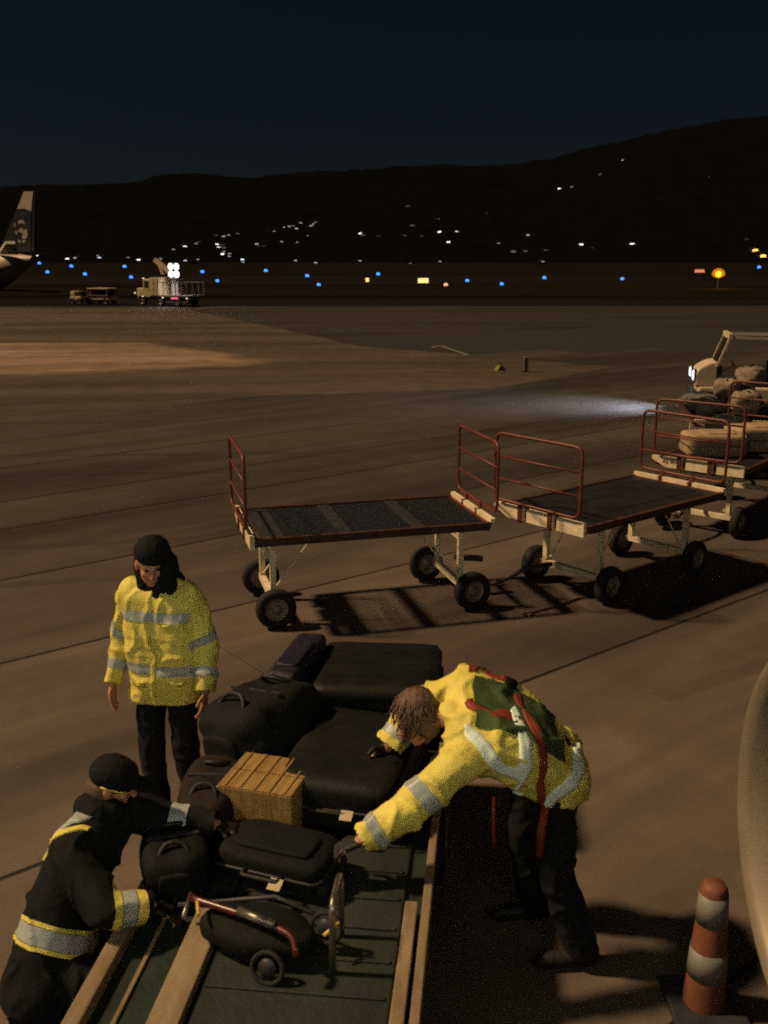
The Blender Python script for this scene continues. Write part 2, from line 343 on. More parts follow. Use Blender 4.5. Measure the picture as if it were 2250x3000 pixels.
for (x0, y0, hd0, cv, ln) in ((-9, 9.2, .12, .018, 26), (-9, 10.7, .12, .018, 26), (-8, 15.5, .02, .012, 26), (-8, 17.1, .02, .012, 26), (2.2, 7.2, .55, -.03, 14), (2.9, 6.1, .55, -.03, 14), (-12, 20.5, .05, .004, 36), (-12, 22.2, .05, .004, 36)):
    bm = new(); x, y, h = x0, y0, hd0; pr = None
    for k_ in range(int(ln / .5)):
        nx, ny = -math.sin(h) * .10, math.cos(h) * .10; cu_ = (bm.verts.new((x - nx, y - ny, .0032)), bm.verts.new((x + nx, y + ny, .0032)))
        if pr: bm.faces.new((pr[0], cu_[0], cu_[1], pr[1]))
        pr = cu_; x += math.cos(h) * .5; y += math.sin(h) * .5; h += cv * .5
    obj('tyre_mark', bm, 'tyre_mark', apron)
# painted outline on the far apron
q = [on(1262, 1018), on(1290, 1012), on(1370, 1039)]
bm = new()
for a, b in zip(q, q[1:]):
    d = (b - a).normalized(); s = Vector((-d.y, d.x, 0)) * 0.07
    bm.faces.new([bm.verts.new((p.x, p.y, -0.004)) for p in (a - s, b - s, b + s, a + s)])
o = struct(obj('painted_line', bm, 'line_paint'))

# ------------------------------------------------------------------ hills and the lights on them
PROF = [(-1500, 640), (-600, 590), (0, 566), (300, 548), (480, 528), (650, 515), (900, 509), (1200, 503), (1360, 494), (1500, 480), (1640, 462), (1780, 436), (1950, 396), (2080, 384), (2250, 370), (2900, 335), (3800, 420)]
def crest(px):
    for (a, ya), (b, yb) in zip(PROF, PROF[1:]):
        if a <= px <= b: return ya + (yb - ya) * (px - a) / (b - a)
    return 640
D0, D1 = 1050.0, 2700.0
def hill_h(x, y):
    px = 1125 + F_PX * x / (y * math.cos(PITCH)); d = math.hypot(x, y)
    ang = math.atan((1500 - crest(px)) / F_PX) - PITCH
    top = CAM_H + D1 * math.tan(ang)
    t = max(0.0, min(1.25, (d - D0) / (D1 - D0)))
    s = t * t * (3 - 2 * t) if t <= 1 else 1 - (t - 1) * 1.2
    s = 0.35 * min(t, 1) + 0.65 * s if t <= 1 else s
    wob = noise.noise(Vector((x * 0.004, y * 0.004, 3))) * 22 + noise.noise(Vector((x * 0.02, y * 0.02, 5))) * 5
    return -2 + (top + wob * min(1, t * 1.5)) * s
bm = new(); NA, NR = 220, 46; grid = []
for i in range(NA + 1):
    az = R(-34 + 68 * i / NA); col = []
    for j in range(NR + 1):
        d = D0 + (D1 * 1.2 - D0) * j / NR; x, y = d * math.sin(az), d * math.cos(az)
        col.append(bm.verts.new((x, y, hill_h(x, y) + noise.noise(Vector((x * 0.08, y * 0.08, 1))) * 4 * (j > 2))))
    grid.append(col)
for i in range(NA):
    for j in range(NR): bm.faces.new((grid[i][j], grid[i + 1][j], grid[i + 1][j + 1], grid[i][j + 1]))
struct(obj('hill', bm, 'forest', smooth=True))
def hit_hill(px, py):
    a, b, c = ray(px, py); p = None
    for s in range(240):
        Y = 700 + s * 10.0; t = Y / b; x, z = a * t, CAM_H + c * t
        if z <= max(hill_h(x, Y), -1): return Vector((x, Y, z))
    return Vector((a * 1900 / b, 1900, CAM_H + c * 1900 / b))
house_me = {}
def house(px, py, w, m, label, h=None):
    p = hit_hill(px, py); s = p.y / 2000.0; ww = w * s * 2.05; hh = (h or w * 0.72) * s * 2.05
    t = thing('house', label, 'house', (p.x, p.y, p.z - hh * 0.5 - 1.2), 0, 'lit houses across the dark hillside')
    bw, bh = max(ww * 1.15, 7), hh + 2.0
    bm = new(); box(bm, -bw / 2, bw / 2, 0.4, 9, -5, bh); obj('wall', bm, 'house_dark', t)
    bm = new(); prism(bm, [(-bw / 2 - .6, 0.1, bh + .02), (bw / 2 + .6, 0.1, bh + .02), (0, 0.1, bh + bw * .16)], (0, 9.4, 0)); obj('roof', bm, 'house_dark', t)
    bm = new(); box(bm, -ww / 2, ww / 2, 0.18, 0.38, 1.2, 1.2 + hh, bev=min(ww, hh) * 0.25); obj('lit_window', bm, m, t)
    return t
bright = [(542,724),(636,718),(641,727),(652,746),(710,762),(406,763),(543,766),(291,757),(197,760),(112,751),(1056,686),(1281,646),(1289,646),(1288,681),(1338,681),(1314,711),(1202,775),(925,773),(1585,778),(1640,555),(1827,472),(1989,641),(531,722)]
dim = [(508,733),(575,716),(656,739),(672,745),(671,753),(712,770),(470,760),(580,762),(669,691),(696,687),(803,680),(831,668),(848,666),(881,655),(911,664),(918,659),(925,654),(869,671),(859,664),(825,710),(872,712),(901,694),(866,765),(1055,766),(1289,768),(1461,715),(1547,690),(1676,550),(1765,513),(2080,522),(1590,768),(375,757),(287,751),(220,757),(655,694),(752,716)]
faint = [(783,678),(846,662),(820,671),(761,723),(770,723),(1063,690),(1108,694),(1184,692),(1195,606),(1208,662),(1430,627),(1541,737),(1600,735),(1740,729),(1652,790),(653,720),(655,727),(574,778),(1505,737),(1233,694),(581,711),(631,692),(2192,703),(1760,513)]
def nth(i):
    return '%d%s' % (i + 1, 'th' if 10 <= (i + 1) % 100 <= 20 else {1: 'st', 2: 'nd', 3: 'rd'}.get((i + 1) % 10, 'th'))
for i, (x, y) in enumerate(sorted(bright)): house(x, y, 3.3, 'window_cool' if i % 4 == 2 else 'window_white', 'house with a bright white light on the dark hill, %s bright one from the left' % nth(i))
for i, (x, y) in enumerate(sorted(dim)): house(x, y, 3.0, 'window_dim', 'house with a dim light on the dark hill, %s dim one from the left' % nth(i))
for i, (x, y) in enumerate(sorted(faint)): house(x, y, 4.2, 'window_faint', 'barely lit house on the dark hill, %s faint one from the left' % nth(i), 2.0)
house(1703, 718, 3.6, 'window_white', 'pair of house lights: the left white one at the hill foot near the amber lamp')
house(1852, 718, 4.4, 'window_white', 'largest white house light at the hill foot left of the amber lamp')
house(2212, 740, 5.0, 'lamp_orange', 'house with an orange light above the amber lamp, left of two', 6.5)
house(2235, 756, 5.0, 'lamp_orange', 'house with an orange light at the right edge, above the blue light', 6.5)

# ------------------------------------------------------------------ airfield lights and signs
def taxi_light(px, py, i):
    p = on(px, py, 0.38); p.y = min(p.y, 900)
    p = at(px, py, p.y) if p.y == 900 else p
    s = p.y
    t = thing('taxiway_light', 'small blue taxiway edge light beyond the apron, %s from the left' % nth(i), 'light', (p.x, p.y, 0), 0, 'blue taxiway edge lights')
    r = max(0.09, s * 0.00165)
    bm = new(); tube(bm, [(0, 0, -0.05), (0, 0, p.z - r * .6)], max(.03, r * .25), 6); obj('stem', bm, 'steel_dark', t)
    bm = new(); lathe(bm, [(0.0, -r * .7), (r, -r * .6), (r * 1.15, 0), (r * .8, r * .7), (0.0, r)], 10); q = obj('lens', bm, 'taxi_blue', t, True); q.location.z = p.z
for i, (x, y) in enumerate(sorted([(65,791),(84,776),(115,772),(139,797),(209,780),(249,803),(365,781),(384,812),(637,823),(779,793),(900,808),(934,834),(1108,803),(1369,822),(1470,832),(1595,814),(1823,817),(2224,783),(593,796)])): taxi_light(x, y, i)
def sign(px, py, wpx, hpx, m, label, Y):
    p = at(px, py, Y); k = Y / F_PX; w, h = wpx * k, hpx * k
    t = thing('airfield_sign', label, 'sign', (p.x, p.y, 0))
    bm = new(); box(bm, -w / 2 - .06, w / 2 + .06, .04, .28, p.z - h / 2 - .06, p.z + h / 2 + .06); obj('housing', bm, 'steel_dark', t)
    bm = new(); box(bm, -w / 2, w / 2, -.01, .035, p.z - h / 2, p.z + h / 2, bev=.012); obj('lit_face', bm, m, t)
    for s in (-1, 1):
        bm = new(); box(bm, s * w * .35 - .04, s * w * .35 + .04, .1, .2, -.05, max(.06, p.z - h / 2 - .062)); obj('leg', bm, 'steel_dark', t)
sign(1240, 822, 30, 13, 'sign_yellow', 'glowing yellow airfield sign beside the taxiway, widest in the middle', 136)
sign(1076, 820, 9, 11, 'sign_yellow', 'small square pale yellow sign left of the wide yellow one', 140)
sign(2050, 794, 28, 8, 'sign_red', 'long red lit airfield sign left of the amber lamp', 165)
p = on(1306, 834, .5); t = thing('obstruction_light', 'red lamp on a short stem right of the yellow sign', 'light', (p.x, p.y, 0))
bm = new(); tube(bm, [(0, 0, -.05), (0, 0, .36)], .05, 6); obj('stem', bm, 'steel_dark', t)
bm = new(); lathe(bm, [(0, .35), (.22, .37), (.26, .5), (.17, .66), (0, .70)], 12); obj('lens', bm, 'lamp_red', t, True)
p = at(2105, 803, 120); t = thing('amber_lamp', 'bright amber lamp glowing on a low post beyond the tug', 'lamp', (p.x, p.y, 0))
bm = new(); tube(bm, [(0, 0, -.05), (0, 0, p.z - .50)], .045, 8); obj('post', bm, 'steel_dark', t)
bm = new(); lathe(bm, [(0, -.50), (.34, -.46), (.34, -.38), (0, -.37)], 14); q = obj('base', bm, 'steel_dark', t); q.location.z = p.z
bm = new(); lathe(bm, [(.30, -.37), (.66, -.22), (.76, .05), (.60, .44), (.3, .62), (0, .68)], 16); q = obj('lens', bm, 'amber_halo', t, True); q.location.z = p.z  # oversized translucent shell imitates the orange glow around the bulb
bm = new(); bmesh.ops.create_uvsphere(bm, u_segments=14, v_segments=10, radius=.36); q = obj('bulb', bm, 'amber', t, True); q.location.z = p.z
l_ = bpy.data.lights.new('amber_bulb', 'POINT'); l_.energy = 900; l_.color = (1, .5, .08); l_.shadow_soft_size = .6
lo = link(bpy.data.objects.new('amber_bulb', l_), t); lo.location = (0, -.9, p.z + .2)

# ------------------------------------------------------------------ aircraft tail beyond the apron
TY = 112
def tp(px, py, dy=0.0): return at(px, py, TY) + Vector((0, dy, 0))
t = thing('airliner_tail', 'dark airliner tail fin with pale tip and face emblem at the left', 'airliner', (tp(20, 760).x + 1.0, TY, 0), R(-32))
inv = Matrix.Translation(-Vector((tp(20, 760).x, TY, 0)))
def tpoly(name, pts, th, m, dy, parent=t):
    bm = new(); prism(bm, [inv @ tp(a, b, dy) for a, b in pts], (0, th, 0)); return obj(name, bm, m, parent)
fin = tpoly('fin', [(31, 614), (93, 622), (86, 738), (-60, 738), (-24, 690), (2, 652)], .42, 'tail_navy', 0)
tpoly('fin_tip', [(64, 563), (104, 564), (93, 620.8), (60, 612), (31, 613)], .40, 'tail_pale', .01)
tpoly('rudder', [(105, 564), (111, 566), (99, 737), (87.4, 737), (94.4, 621)], .30, 'tail_navy', .06)
em = tpoly('emblem_hood', [(24, 652), (34, 634), (52, 626), (70, 634), (80, 654), (80, 690), (70, 712), (50, 722), (32, 712), (22, 686)], .012, 'tail_navy', -.014)
for q in ([(36, 648), (52, 644), (64, 650), (66, 658), (50, 655), (36, 657)], [(18, 656), (24, 652), (22, 666), (18, 664)], [(38, 672), (50, 668), (60, 674), (74, 672), (75, 690), (70, 700), (58, 702), (50, 694), (56, 686), (46, 682), (36, 680)], [(26, 674), (32, 684), (28, 688), (22, 680)], [(32, 700), (44, 708), (42, 714), (34, 708)], [(50, 704), (68, 704), (62, 711), (54, 711)]):
    tpoly('emblem_patch', q, .012, 'emblem_pale', -.03, em)
bm = new(); rr = []
for px, cy, r in ((-560, 812, 70), (-300, 812, 70), (-140, 806, 62), (-40, 790, 46), (40, 772, 26), (96, 760, 9)):
    c = inv @ tp(px, cy); rad = r * TY / F_PX; rr.append([bm.verts.new((c.x, c.y + rad * math.cos(2 * math.pi * k / 20), c.z + rad * math.sin(2 * math.pi * k / 20))) for k in range(20)])
for a, b in zip(rr, rr[1:]):
    for k in range(20): bm.faces.new((a[k], a[(k + 1) % 20], b[(k + 1) % 20], b[k]))
obj('fuselage', bm, 'tail_pale', t, True)
bm = new(); a = inv @ tp(14, 744); b = inv @ tp(132, 717)
prism(bm, [a + Vector((-1.6, -.9, -.05)), a + Vector((1.8, -.9, -.1)), b + Vector((1.1, -4.2, 0)), b + Vector((-.4, -4.2, .02))], (0, 0, .26)); obj('stabilizer', bm, 'white_paint', t)

# ------------------------------------------------------------------ wheels shared by vehicles and carts
def wheel_parts(parent, x, y, z, r, w, seg=22, rim='rim', axis='y'):
    mt = Matrix.Rotation(R(90), 4, 'X')
    bm = new(); k = r * 0.58
    lathe(bm, [(k, -w * .42), (r * .80, -w * .5), (r * .95, -w * .40), (r, -w * .18), (r, w * .18), (r * .95, w * .40), (r * .80, w * .5), (k, w * .42), (k, -w * .42)], seg, mt)
    wh = obj('wheel', bm, 'tyre', parent, True); wh.location = (x, y, z)
    bm = new(); lathe(bm, [(0, -w * .30), (r * .18, -w * .32), (r * .22, -w * .16), (r * .46, -w * .12), (r * .54, -w * .34), (k * .995, -w * .36), (k * .995, w * .36), (r * .54, w * .34), (r * .46, w * .12), (r * .22, w * .16), (r * .18, w * .32), (0, w * .30)], seg, mt)
    obj('rim', bm, rim, wh, True); return wh

# ------------------------------------------------------------------ boom truck and the small tractor with its cart
k = 75 / 2790.0
t = thing('boom_truck', 'cream boom truck with a blazing white work light on its bed', 'truck', (on(500, 895).x, 75.5, 0), R(-28))
def zz(py): return (895 - py) * 0.0263
def xx(px): return (px - 500) * 0.0263
def tb(name, m, x0, x1, y0, y1, z0, z1, bev=0.0, par=None):
    bm = new(); box(bm, x0, x1, y0, y1, z0, z1, bev=bev); return obj(name, bm, m, par or t)
tb('chassis', 'truck_grey', -2.2, 2.6, -.5, .5, .46, .66)
tb('hood', 'truck_cream', -2.35, -1.66, -.85, .85, .62, 1.32, .08)
cb = tb('cab', 'truck_cream', -1.64, -.98, -.95, .95, .62, 1.98, .07)
tb('side_window', 'glass_dark', -1.50, -1.12, -.97, -.955, 1.38, 1.82, 0, cb)
tb('windscreen', 'glass_dark', -1.665, -1.645, -.8, .8, 1.40, 1.86, 0, cb)
bxk = tb('equipment_box', 'truck_cream', -.96, -.12, -1.0, 1.0, .72, 2.08, .04)
tb('door_panel', 'truck_cream', -.90, -.60, -1.02, -1.004, .80, 2.0, .005, bxk); tb('door_panel', 'truck_cream', -.50, -.18, -1.02, -1.004, .80, 2.0, .005, bxk)
tb('bed', 'truck_grey', -.10, 2.62, -1.05, 1.05, .70, .82)
for x in (.35, .95, 1.5, 2.1, 2.55):
    for y in (-1.0, 1.0): tb('stake', 'truck_grey', x - .03, x + .03, y - .03, y + .03, .822, 1.72)
for y in (-1.0, 1.0): tb('side_rail', 'truck_grey', -.1, 2.6, y - .02, y + .02, 1.722, 1.78)
bm = new(); bar(bm, (.9, 0, 2.05), (-1.15, 0, 3.38), .30, .30); obj('boom', bm, 'truck_cream', t)
bm = new(); bar(bm, (-1.2, .36, 3.4), (-.7, .36, 2.35), .26, .24); obj('boom_arm', bm, 'truck_cream', t)
tb('turret', 'truck_grey', .6, 1.2, -.35, .35, .822, 2.0)
lb = tb('light_bar', 'steel_dark', .70, 1.42, -.52, -.44, 2.02, 2.12)
for x, z in ((.80, 2.34), (1.34, 2.34), (.80, 2.88), (1.34, 2.88)):
    bm = new(); lathe(bm, [(.0, .09), (.22, .07), (.265, 0), (.22, -.03)], 12, Matrix.Translation((x, -.56, z)) @ Matrix.Rotation(R(90), 4, 'X')); h = obj('flood_lamp', bm, 'work_light', t, True)
    bm = new(); lathe(bm, [(.272, .02), (.275, -.02), (.18, -.16), (0, -.18)], 12, Matrix.Translation((x, -.57, z)) @ Matrix.Rotation(R(90), 4, 'X')); obj('housing', bm, 'steel_dark', h, True)
tb('lamp_post', 'steel_dark', 1.04, 1.10, -.50, -.44, 2.122, 2.9)
l_ = bpy.data.lights.new('flood_bulb', 'SPOT'); l_.energy = 700; l_.color = (1, .9, .82); l_.shadow_soft_size = .2; l_.spot_size = R(150); l_.spot_blend = .8
lo = link(bpy.data.objects.new('flood_bulb', l_), t); lo.location = (1.07, -.85, 2.5); lo.rotation_euler = (R(35), 0, 0)
for x in (-1.75, .0, 1.6):
    for y in (-.95, .95): wheel_parts(t, x, y, .40, .40, .24, 16)
for x, z, m in ((-2.36, .95, 'marker_warm'), (-1.62, .72, 'marker_warm'), (.32, .64, 'marker_warm'), (2.58, .62, 'marker_warm'), (-1.45, 2.03, 'marker_warm')):
    tb('marker_lamp', m, x - .07, x + .07, -1.09, -1.055, z - .04, z + .04, .01)
for x in (1.2, 1.42, 1.66): tb('tail_lamp', 'tail_red', x - .09, x + .09, -1.09, -1.055, .57, .65, .01)
tb('bumper', 'truck_grey', 0.6, 2.55, -1.04, -1.0, .30, .36)
def far_tractor(px0, px1, label, cat, name, Y, cargo):
    a, b = on(px0, 890), on(px1, 890); L = b.x - a.x
    t = thing(name, label, cat, ((a.x + b.x) / 2, Y, 0), R(-24))
    bm = new(); box(bm, -L / 2, L / 2, -.55, .55, .32, .62, bev=.05); obj('body', bm, 'truck_cream', t)
    if cargo:
        bm = new(); box(bm, -L / 2 + .05, L / 2 - .05, -.6, .6, .64, .72); obj('deck', bm, 'truck_grey', t)
        for s in (-.3, .02, .32):
            bm = new(); soft_box(bm, L * .26, .9, .42, 4, 6, mt=Matrix.Translation((s * L, 0, .722))); obj('load', bm, 'bag_pale' if s < 0 else 'bag_brown', t, True)
        bm = new(); box(bm, -L / 2 + .05, L / 2, -.62, .62, 1.16, 1.24); obj('cover', bm, 'truck_cream', t)
        for x in (-L / 2 + .1, L / 2 - .1):
            for y in (-.58, .58): bm = new(); box(bm, x - .03, x + .03, y - .03, y + .03, .722, 1.158); obj('post', bm, 'truck_grey', t)
    else:
        bm = new(); box(bm, -L / 2 + .02, -.05, -.5, .5, .622, 1.0, bev=.06); obj('hood', bm, 'truck_cream', t)
        bm = new(); box(bm, .08, .35, -.4, .4, .622, .98, bev=.05); obj('seat', bm, 'seat_black', t)
        bm = new(); tube(bm, [(.0, 0, .95), (.1, 0, 1.15)], .03, 6); obj('steering_column', bm, 'steel_dark', t)
    for x in (-L * .32, L * .32):
        for y in (-.5, .5): wheel_parts(t, x, y, .24, .24, .16, 14)
far_tractor(222, 262, 'small pale tow tractor left of the boom truck on the far apron', 'tractor', 'tow_tractor', 78.4, False)
far_tractor(268, 346, 'small covered baggage trailer between the far tractor and the boom truck', 'trailer', 'baggage_trailer', 78.4, True)

# short posts on the apron
p = on(1540, 1090); t = thing('marker_post', 'short pale marker post standing on the open apron', 'post', (p.x, p.y, 0))
bm = new(); box(bm, -.07, .07, -.05, .05, .03, .46, bev=.015); obj('body', bm, 'post_pale', t)
bm = new(); box(bm, -.13, .13, -.11, .11, -.02, .028, bev=.008); obj('base', bm, 'steel_dark', t)
p = on(1465, 1085); t = thing('wheel_chock', 'yellow wheel chock lying on the open apron beside the marker post', 'chock', (p.x, p.y, -.016), R(20))
bm = new(); prism(bm, [(-.16, -.12, 0), (.16, -.12, 0), (.05, -.12, .17), (-.05, -.12, .17)], (0, .24, 0)); obj('body', bm, 'post_yellow', t)
bm = new(); tube(bm, rounded([(-.04, 0, .168), (-.04, 0, .24), (.04, 0, .24), (.04, 0, .168)], .03, 3, False), .012, 6); obj('handle', bm, 'steel_dark', t)

# ------------------------------------------------------------------ baggage carts
def make_cart(label, loc, rz, deck='grate', number=None, gates=(True, True), steer=(0, 0), plate='cream', tow=True, axles=(-.95, .95)):
    L, Wd, Z = 2.30, 1.18, 0.92
    t = thing('baggage_cart', label, 'baggage cart', (loc[0], loc[1], 0), rz, 'open baggage carts with red end gates')
    for s in (-1, 1):                                          # side rails: angle iron
        bm = new(); box(bm, -L / 2, L / 2, s * (Wd / 2) - .025, s * (Wd / 2) + .025, Z - .055, Z); box(bm, -L / 2 + .02, L / 2 - .02, s * (Wd / 2 - .02) - .05, s * (Wd / 2 - .02) + .0, Z - .073, Z - .055)
        r = obj('side_rail', bm, 'rail_brown', t)
    for e in (-1, 1):                                          # end beams with a tapered corner
        x0 = e * L / 2
        for i, (a, b) in enumerate(((-.60, -.20), (-.14, .20), (.26, .60))):
            bm = new(); yy = e * 1.0
            prism(bm, [(x0 + e * .003, yy * a, Z + .035), (x0 + e * .003, yy * b, Z + .035), (x0 + e * .003, yy * b, Z - .10), (x0 + e * .003, yy * (a + (.20 if i == 0 else 0)), Z - .10), (x0 + e * .003, yy * a, Z - .10 + (.09 if i == 0 else .0) + .0005)], (e * .045, 0, 0)); pl = obj('end_plate', bm, plate, t)
            if number and e == -1 and i == 0:
                cu = bpy.data.curves.new('number', 'FONT'); cu.body = number; cu.size = .066; cu.extrude = .0015; cu.align_x = 'CENTER'; cu.align_y = 'CENTER'
                to = bpy.data.objects.new('n', cu); C.objects.link(to); dg = bpy.context.evaluated_depsgraph_get(); me = bpy.data.meshes.new_from_object(to.evaluated_get(dg)); bpy.data.objects.remove(to)
                me.materials.clear(); me.materials.append(M['text_dark']); no = link(bpy.data.objects.new('number', me), pl); no.location = (x0 + e * .0515, .335, Z - .022); no.rotation_euler = (R(90), 0, R(-90))
        bm = new(); box(bm, x0 - .03 + e * -.0, x0 + .0, -.58, .58, Z - .09, Z - .01) if e == 1 else box(bm, x0, x0 + .03, -.58, .58, Z - .09, Z - .01); obj('end_beam', bm, 'rust_red', t)
    xs = (-.97, -.28, .44)
    if deck == 'grate':
        for i, x in enumerate(xs):                             # dark cross plates
            w_ = .20 if i == 0 else .13
            bm = new(); box(bm, x - w_ / 2, x + w_ / 2, -Wd / 2 + .026, Wd / 2 - .026, Z - .05, Z - .012); obj('cross_plate', bm, 'steel_dark', t)
        ed = [(-.868, -.347), (-.213, .373), (.507, L / 2 - .035)]
        for a, b in ed:
            bm = new(); y = -Wd / 2 + .045
            while y < Wd / 2 - .04: box(bm, a, b, y - .0022, y + .0022, Z - .030, Z - .016); y += .03
            x = a + .05
            while x < b: box(bm, x - .002, x + .002, -Wd / 2 + .03, Wd / 2 - .03, Z - .034, Z - .0305); x += .11
            obj('deck_grating', bm, 'grate', t)
    else:
        n = 5; ww = (Wd - .06) / n
        for i in range(n):
            a = -Wd / 2 + .03 + i * ww; bm = new(); box(bm, -L / 2 + .035, L / 2 - .035, a + .003, a + ww - .003, Z - .04, Z - .012 + random.uniform(-.003, .003), bev=.003); obj('deck_board', bm, deck, t)
        for x in (-.7, 0, .7): bm = new(); box(bm, x - .03, x + .03, -Wd / 2 + .026, Wd / 2 - .026, Z - .085, Z - .043); obj('cross_member', bm, 'steel_dark', t)
    for e, g in zip((-1, 1), gates):                           # red tube gates
        if not g: continue
        x = e * (L / 2 + .075)
        bm = new(); pts = rounded([(x, -.565, 1.0), (x, .565, 1.0), (x, .565, 1.69), (x, -.565, 1.69)], .10, 5); tube(bm, pts, .017, 8, True); gt = obj('end_gate', bm, 'rust_red', t, True)
        for z in (1.22, 1.45): bm = new(); tube(bm, [(x, -.55, z), (x, .55, z)], .011, 8); obj('gate_rail', bm, 'rust_red', gt, True)
        for y in (-.17, .23): bm = new(); box(bm, x - e * .027 - .012, x - e * .027 + .012, y - .025, y + .025, Z - .12, 1.012); obj('gate_bracket', bm, 'rust_red', gt)
    for e, st, x in zip((-1, 1), steer, axles):                # end legs, axle and wheels
        bm = new()
        for y in (-.36, .36): bar(bm, (x, y, Z - .09), (x, y, .27), .055, .055)
        bar(bm, (x, -.36, Z - .20), (x, .36, Z - .20), .05, .05); bar(bm, (x, -.42, .235), (x, .42, .235), .06, .06)
        obj('leg_frame', bm, 'cream', t)
        for y in (-.30, .30): bm = new(); tube(bm, [(x, y, .30), (x - e * .42, y, Z - .08)], .010, 6); obj('brace', bm, 'cream', t)
        for y in (-.50, .50):
            w_ = wheel_parts(t, x - y * math.sin(st), y * math.cos(st), .195, .195, .115); w_.rotation_euler = (0, 0, st)
    if tow: bm = new(); tube(bm, [(-.95, 0, .36), (-1.28, 0, .40), (-1.62, 0, .34)], .026, 8); tube(bm, rounded([(-1.62, 0, .34), (-1.72, .05, .34), (-1.78, 0, .34), (-1.72, -.05, .34)], .03, 3), .014, 6, True); obj('tow_bar', bm, 'steel_dark', t, True)
    bm = new(); bar(bm, (1.0, 0, .40), (1.30, 0, .36), .07, .05); obj('hitch', bm, 'steel_dark', t)
    return t
def place(p, q, L=2.30):                                      # cart from its two corners at one end: p far, q near
    p, q = Vector((*p, 0)), Vector((*q, 0)); w = (q - p).normalized(); d = Vector((-w.y, w.x, 0)); c = (p + q) / 2 + d * L / 2
    return (c.x, c.y), math.atan2(d.y, d.x)
rz1 = R(15.2); c1 = Vector((-1.18, 8.58, 0)) + Vector((math.cos(rz1), math.sin(rz1), 0)) * 1.15 + Vector((-math.sin(rz1), math.cos(rz1), 0)) * .60
cart1 = make_cart('empty baggage cart with open grated deck, nearest the standing worker', c1, rz1, steer=(0, R(10)), tow=False, axles=(-.96, .93))
l2, r2 = (2.46, 10.20), R(39.0); cart2 = make_cart('empty baggage cart with dark solid deck behind the grated one', l2, r2, 'ply_dark', axles=(-.62, .86))
l3, r3 = place((3.50, 12.42), (4.40, 11.66)); cart3 = make_cart('baggage cart with numbered end plate carrying tan cases', l3, r3, 'ply_dark', number='AE 9871')
l4, r4 = (5.70, 16.35), R(80); cart4 = make_cart('loaded baggage cart heaped with dark and pale bags before the tug', l4, r4, 'ply_dark', gates=(False, False))

# ------------------------------------------------------------------ luggage on the carts
def suitcase(name, label, sx, sy, sz, m, loc, rz=0.0, handle='x', group=None, pw=9, tilt=(0, 0), ribs=0, band=None):
    t = thing(name, label, 'suitcase', loc, rz, group); t.rotation_euler = (tilt[0], tilt[1], rz)
    bm = new(); soft_box(bm, sx, sy, sz, 9, pw, lump=.012, seed=sx * 9 + sy); obj('shell', bm, m, t, True)
    bm = new(); z = sz * .5
    tube(bm, rounded([(-sx / 2 - .003, -sy / 2 - .003, z), (sx / 2 + .003, -sy / 2 - .003, z), (sx / 2 + .003, sy / 2 + .003, z), (-sx / 2 - .003, sy / 2 + .003, z)], .05, 4), .007, 6, True); obj('zip', bm, band or 'steel_dark', t, True)
    bm = new(); tube(bm, rounded([(-.09, -sy / 2 - .002, z * 1.1), (-.09, -sy / 2 - .045, z * 1.1), (.09, -sy / 2 - .045, z * 1.1), (.09, -sy / 2 - .002, z * 1.1)], .03, 3, False), .011, 6); obj('handle', bm, 'boot', t, True)
    bm = new(); soft_box(bm, sx * .72, sy * .55, .022, 5, 8, mt=Matrix.Translation((0, -sy * .05, sz - .008))); obj('front_pocket', bm, m, t, True) if not ribs else bm.free()
    bm = new(); box(bm, -.03, .03, -.055, .0, -.002, .002, Matrix.Translation((sx * .16, -sy / 2 - .03, z * 1.2)) @ Matrix.Rotation(R(25), 4, 'X')); obj('luggage_tag', bm, 'tape', t)
    for i in range(ribs):
        y = -sy / 2 + sy * (i + 1) / (ribs + 1); bm = new(); box(bm, -sx * .42, sx * .42, y - .012, y + .012, sz - .006, sz + .006, bev=.004); obj('rib', bm, m, t)
    for s in (-1, 1):
        bm = new(); lathe(bm, [(0, -.02), (.03, -.02), (.03, .02), (0, .02)], 10, Matrix.Translation((sx / 2 - .04, s * (sy / 2 - .06), -.0)) @ Matrix.Rotation(R(90), 4, 'X')); w_ = obj('wheel', bm, 'tyre', t); w_.location = (.035, 0, .035)
    return t
def duffel(name, label, sx, sy, sz, m, loc, rz=0.0, group=None, lump=.05, seed=1, strap='boot', cat='bag', tilt=(0, 0)):
    t = thing(name, label, cat, loc, rz, group); t.rotation_euler = (tilt[0], tilt[1], rz)
    bm = new(); soft_box(bm, sx, sy, sz, 11, 3.2, lump=lump, seed=seed); b = obj('bag_body', bm, m, t, True)
    bm = new(); tube(bm, rounded([(-sx * .25, -sy * .36, sz * .80), (-sx * .14, -sy * .22, sz * 1.1), (sx * .14, -sy * .22, sz * 1.1), (sx * .25, -sy * .36, sz * .80)], .06, 4, False), .012, 6); obj('carry_handle', bm, strap, t, True)
    bm = new(); tube(bm, rounded([(-sx * .25, sy * .36, sz * .80), (-sx * .14, sy * .16, sz * 1.08), (sx * .14, sy * .16, sz * 1.08), (sx * .25, sy * .36, sz * .80)], .06, 4, False), .012, 6); obj('carry_handle', bm, strap, t, True)
    bm = new(); soft_box(bm, sx * .5, .04, sz * .5, 5, 4, mt=Matrix.Translation((0, -sy * .485, sz * .18))); obj('side_pocket', bm, m, t, True)
    bm = new(); bar(bm, (-sx * .38, 0, sz * .985), (sx * .38, 0, sz * .985), .02, .012); obj('zip', bm, 'steel_dark', t)
    return t
ZD = 0.912
c3 = Vector((*l3, 0)); d3 = Vector((math.cos(r3), math.sin(r3), 0)); w3 = Vector((-d3.y, d3.x, 0))
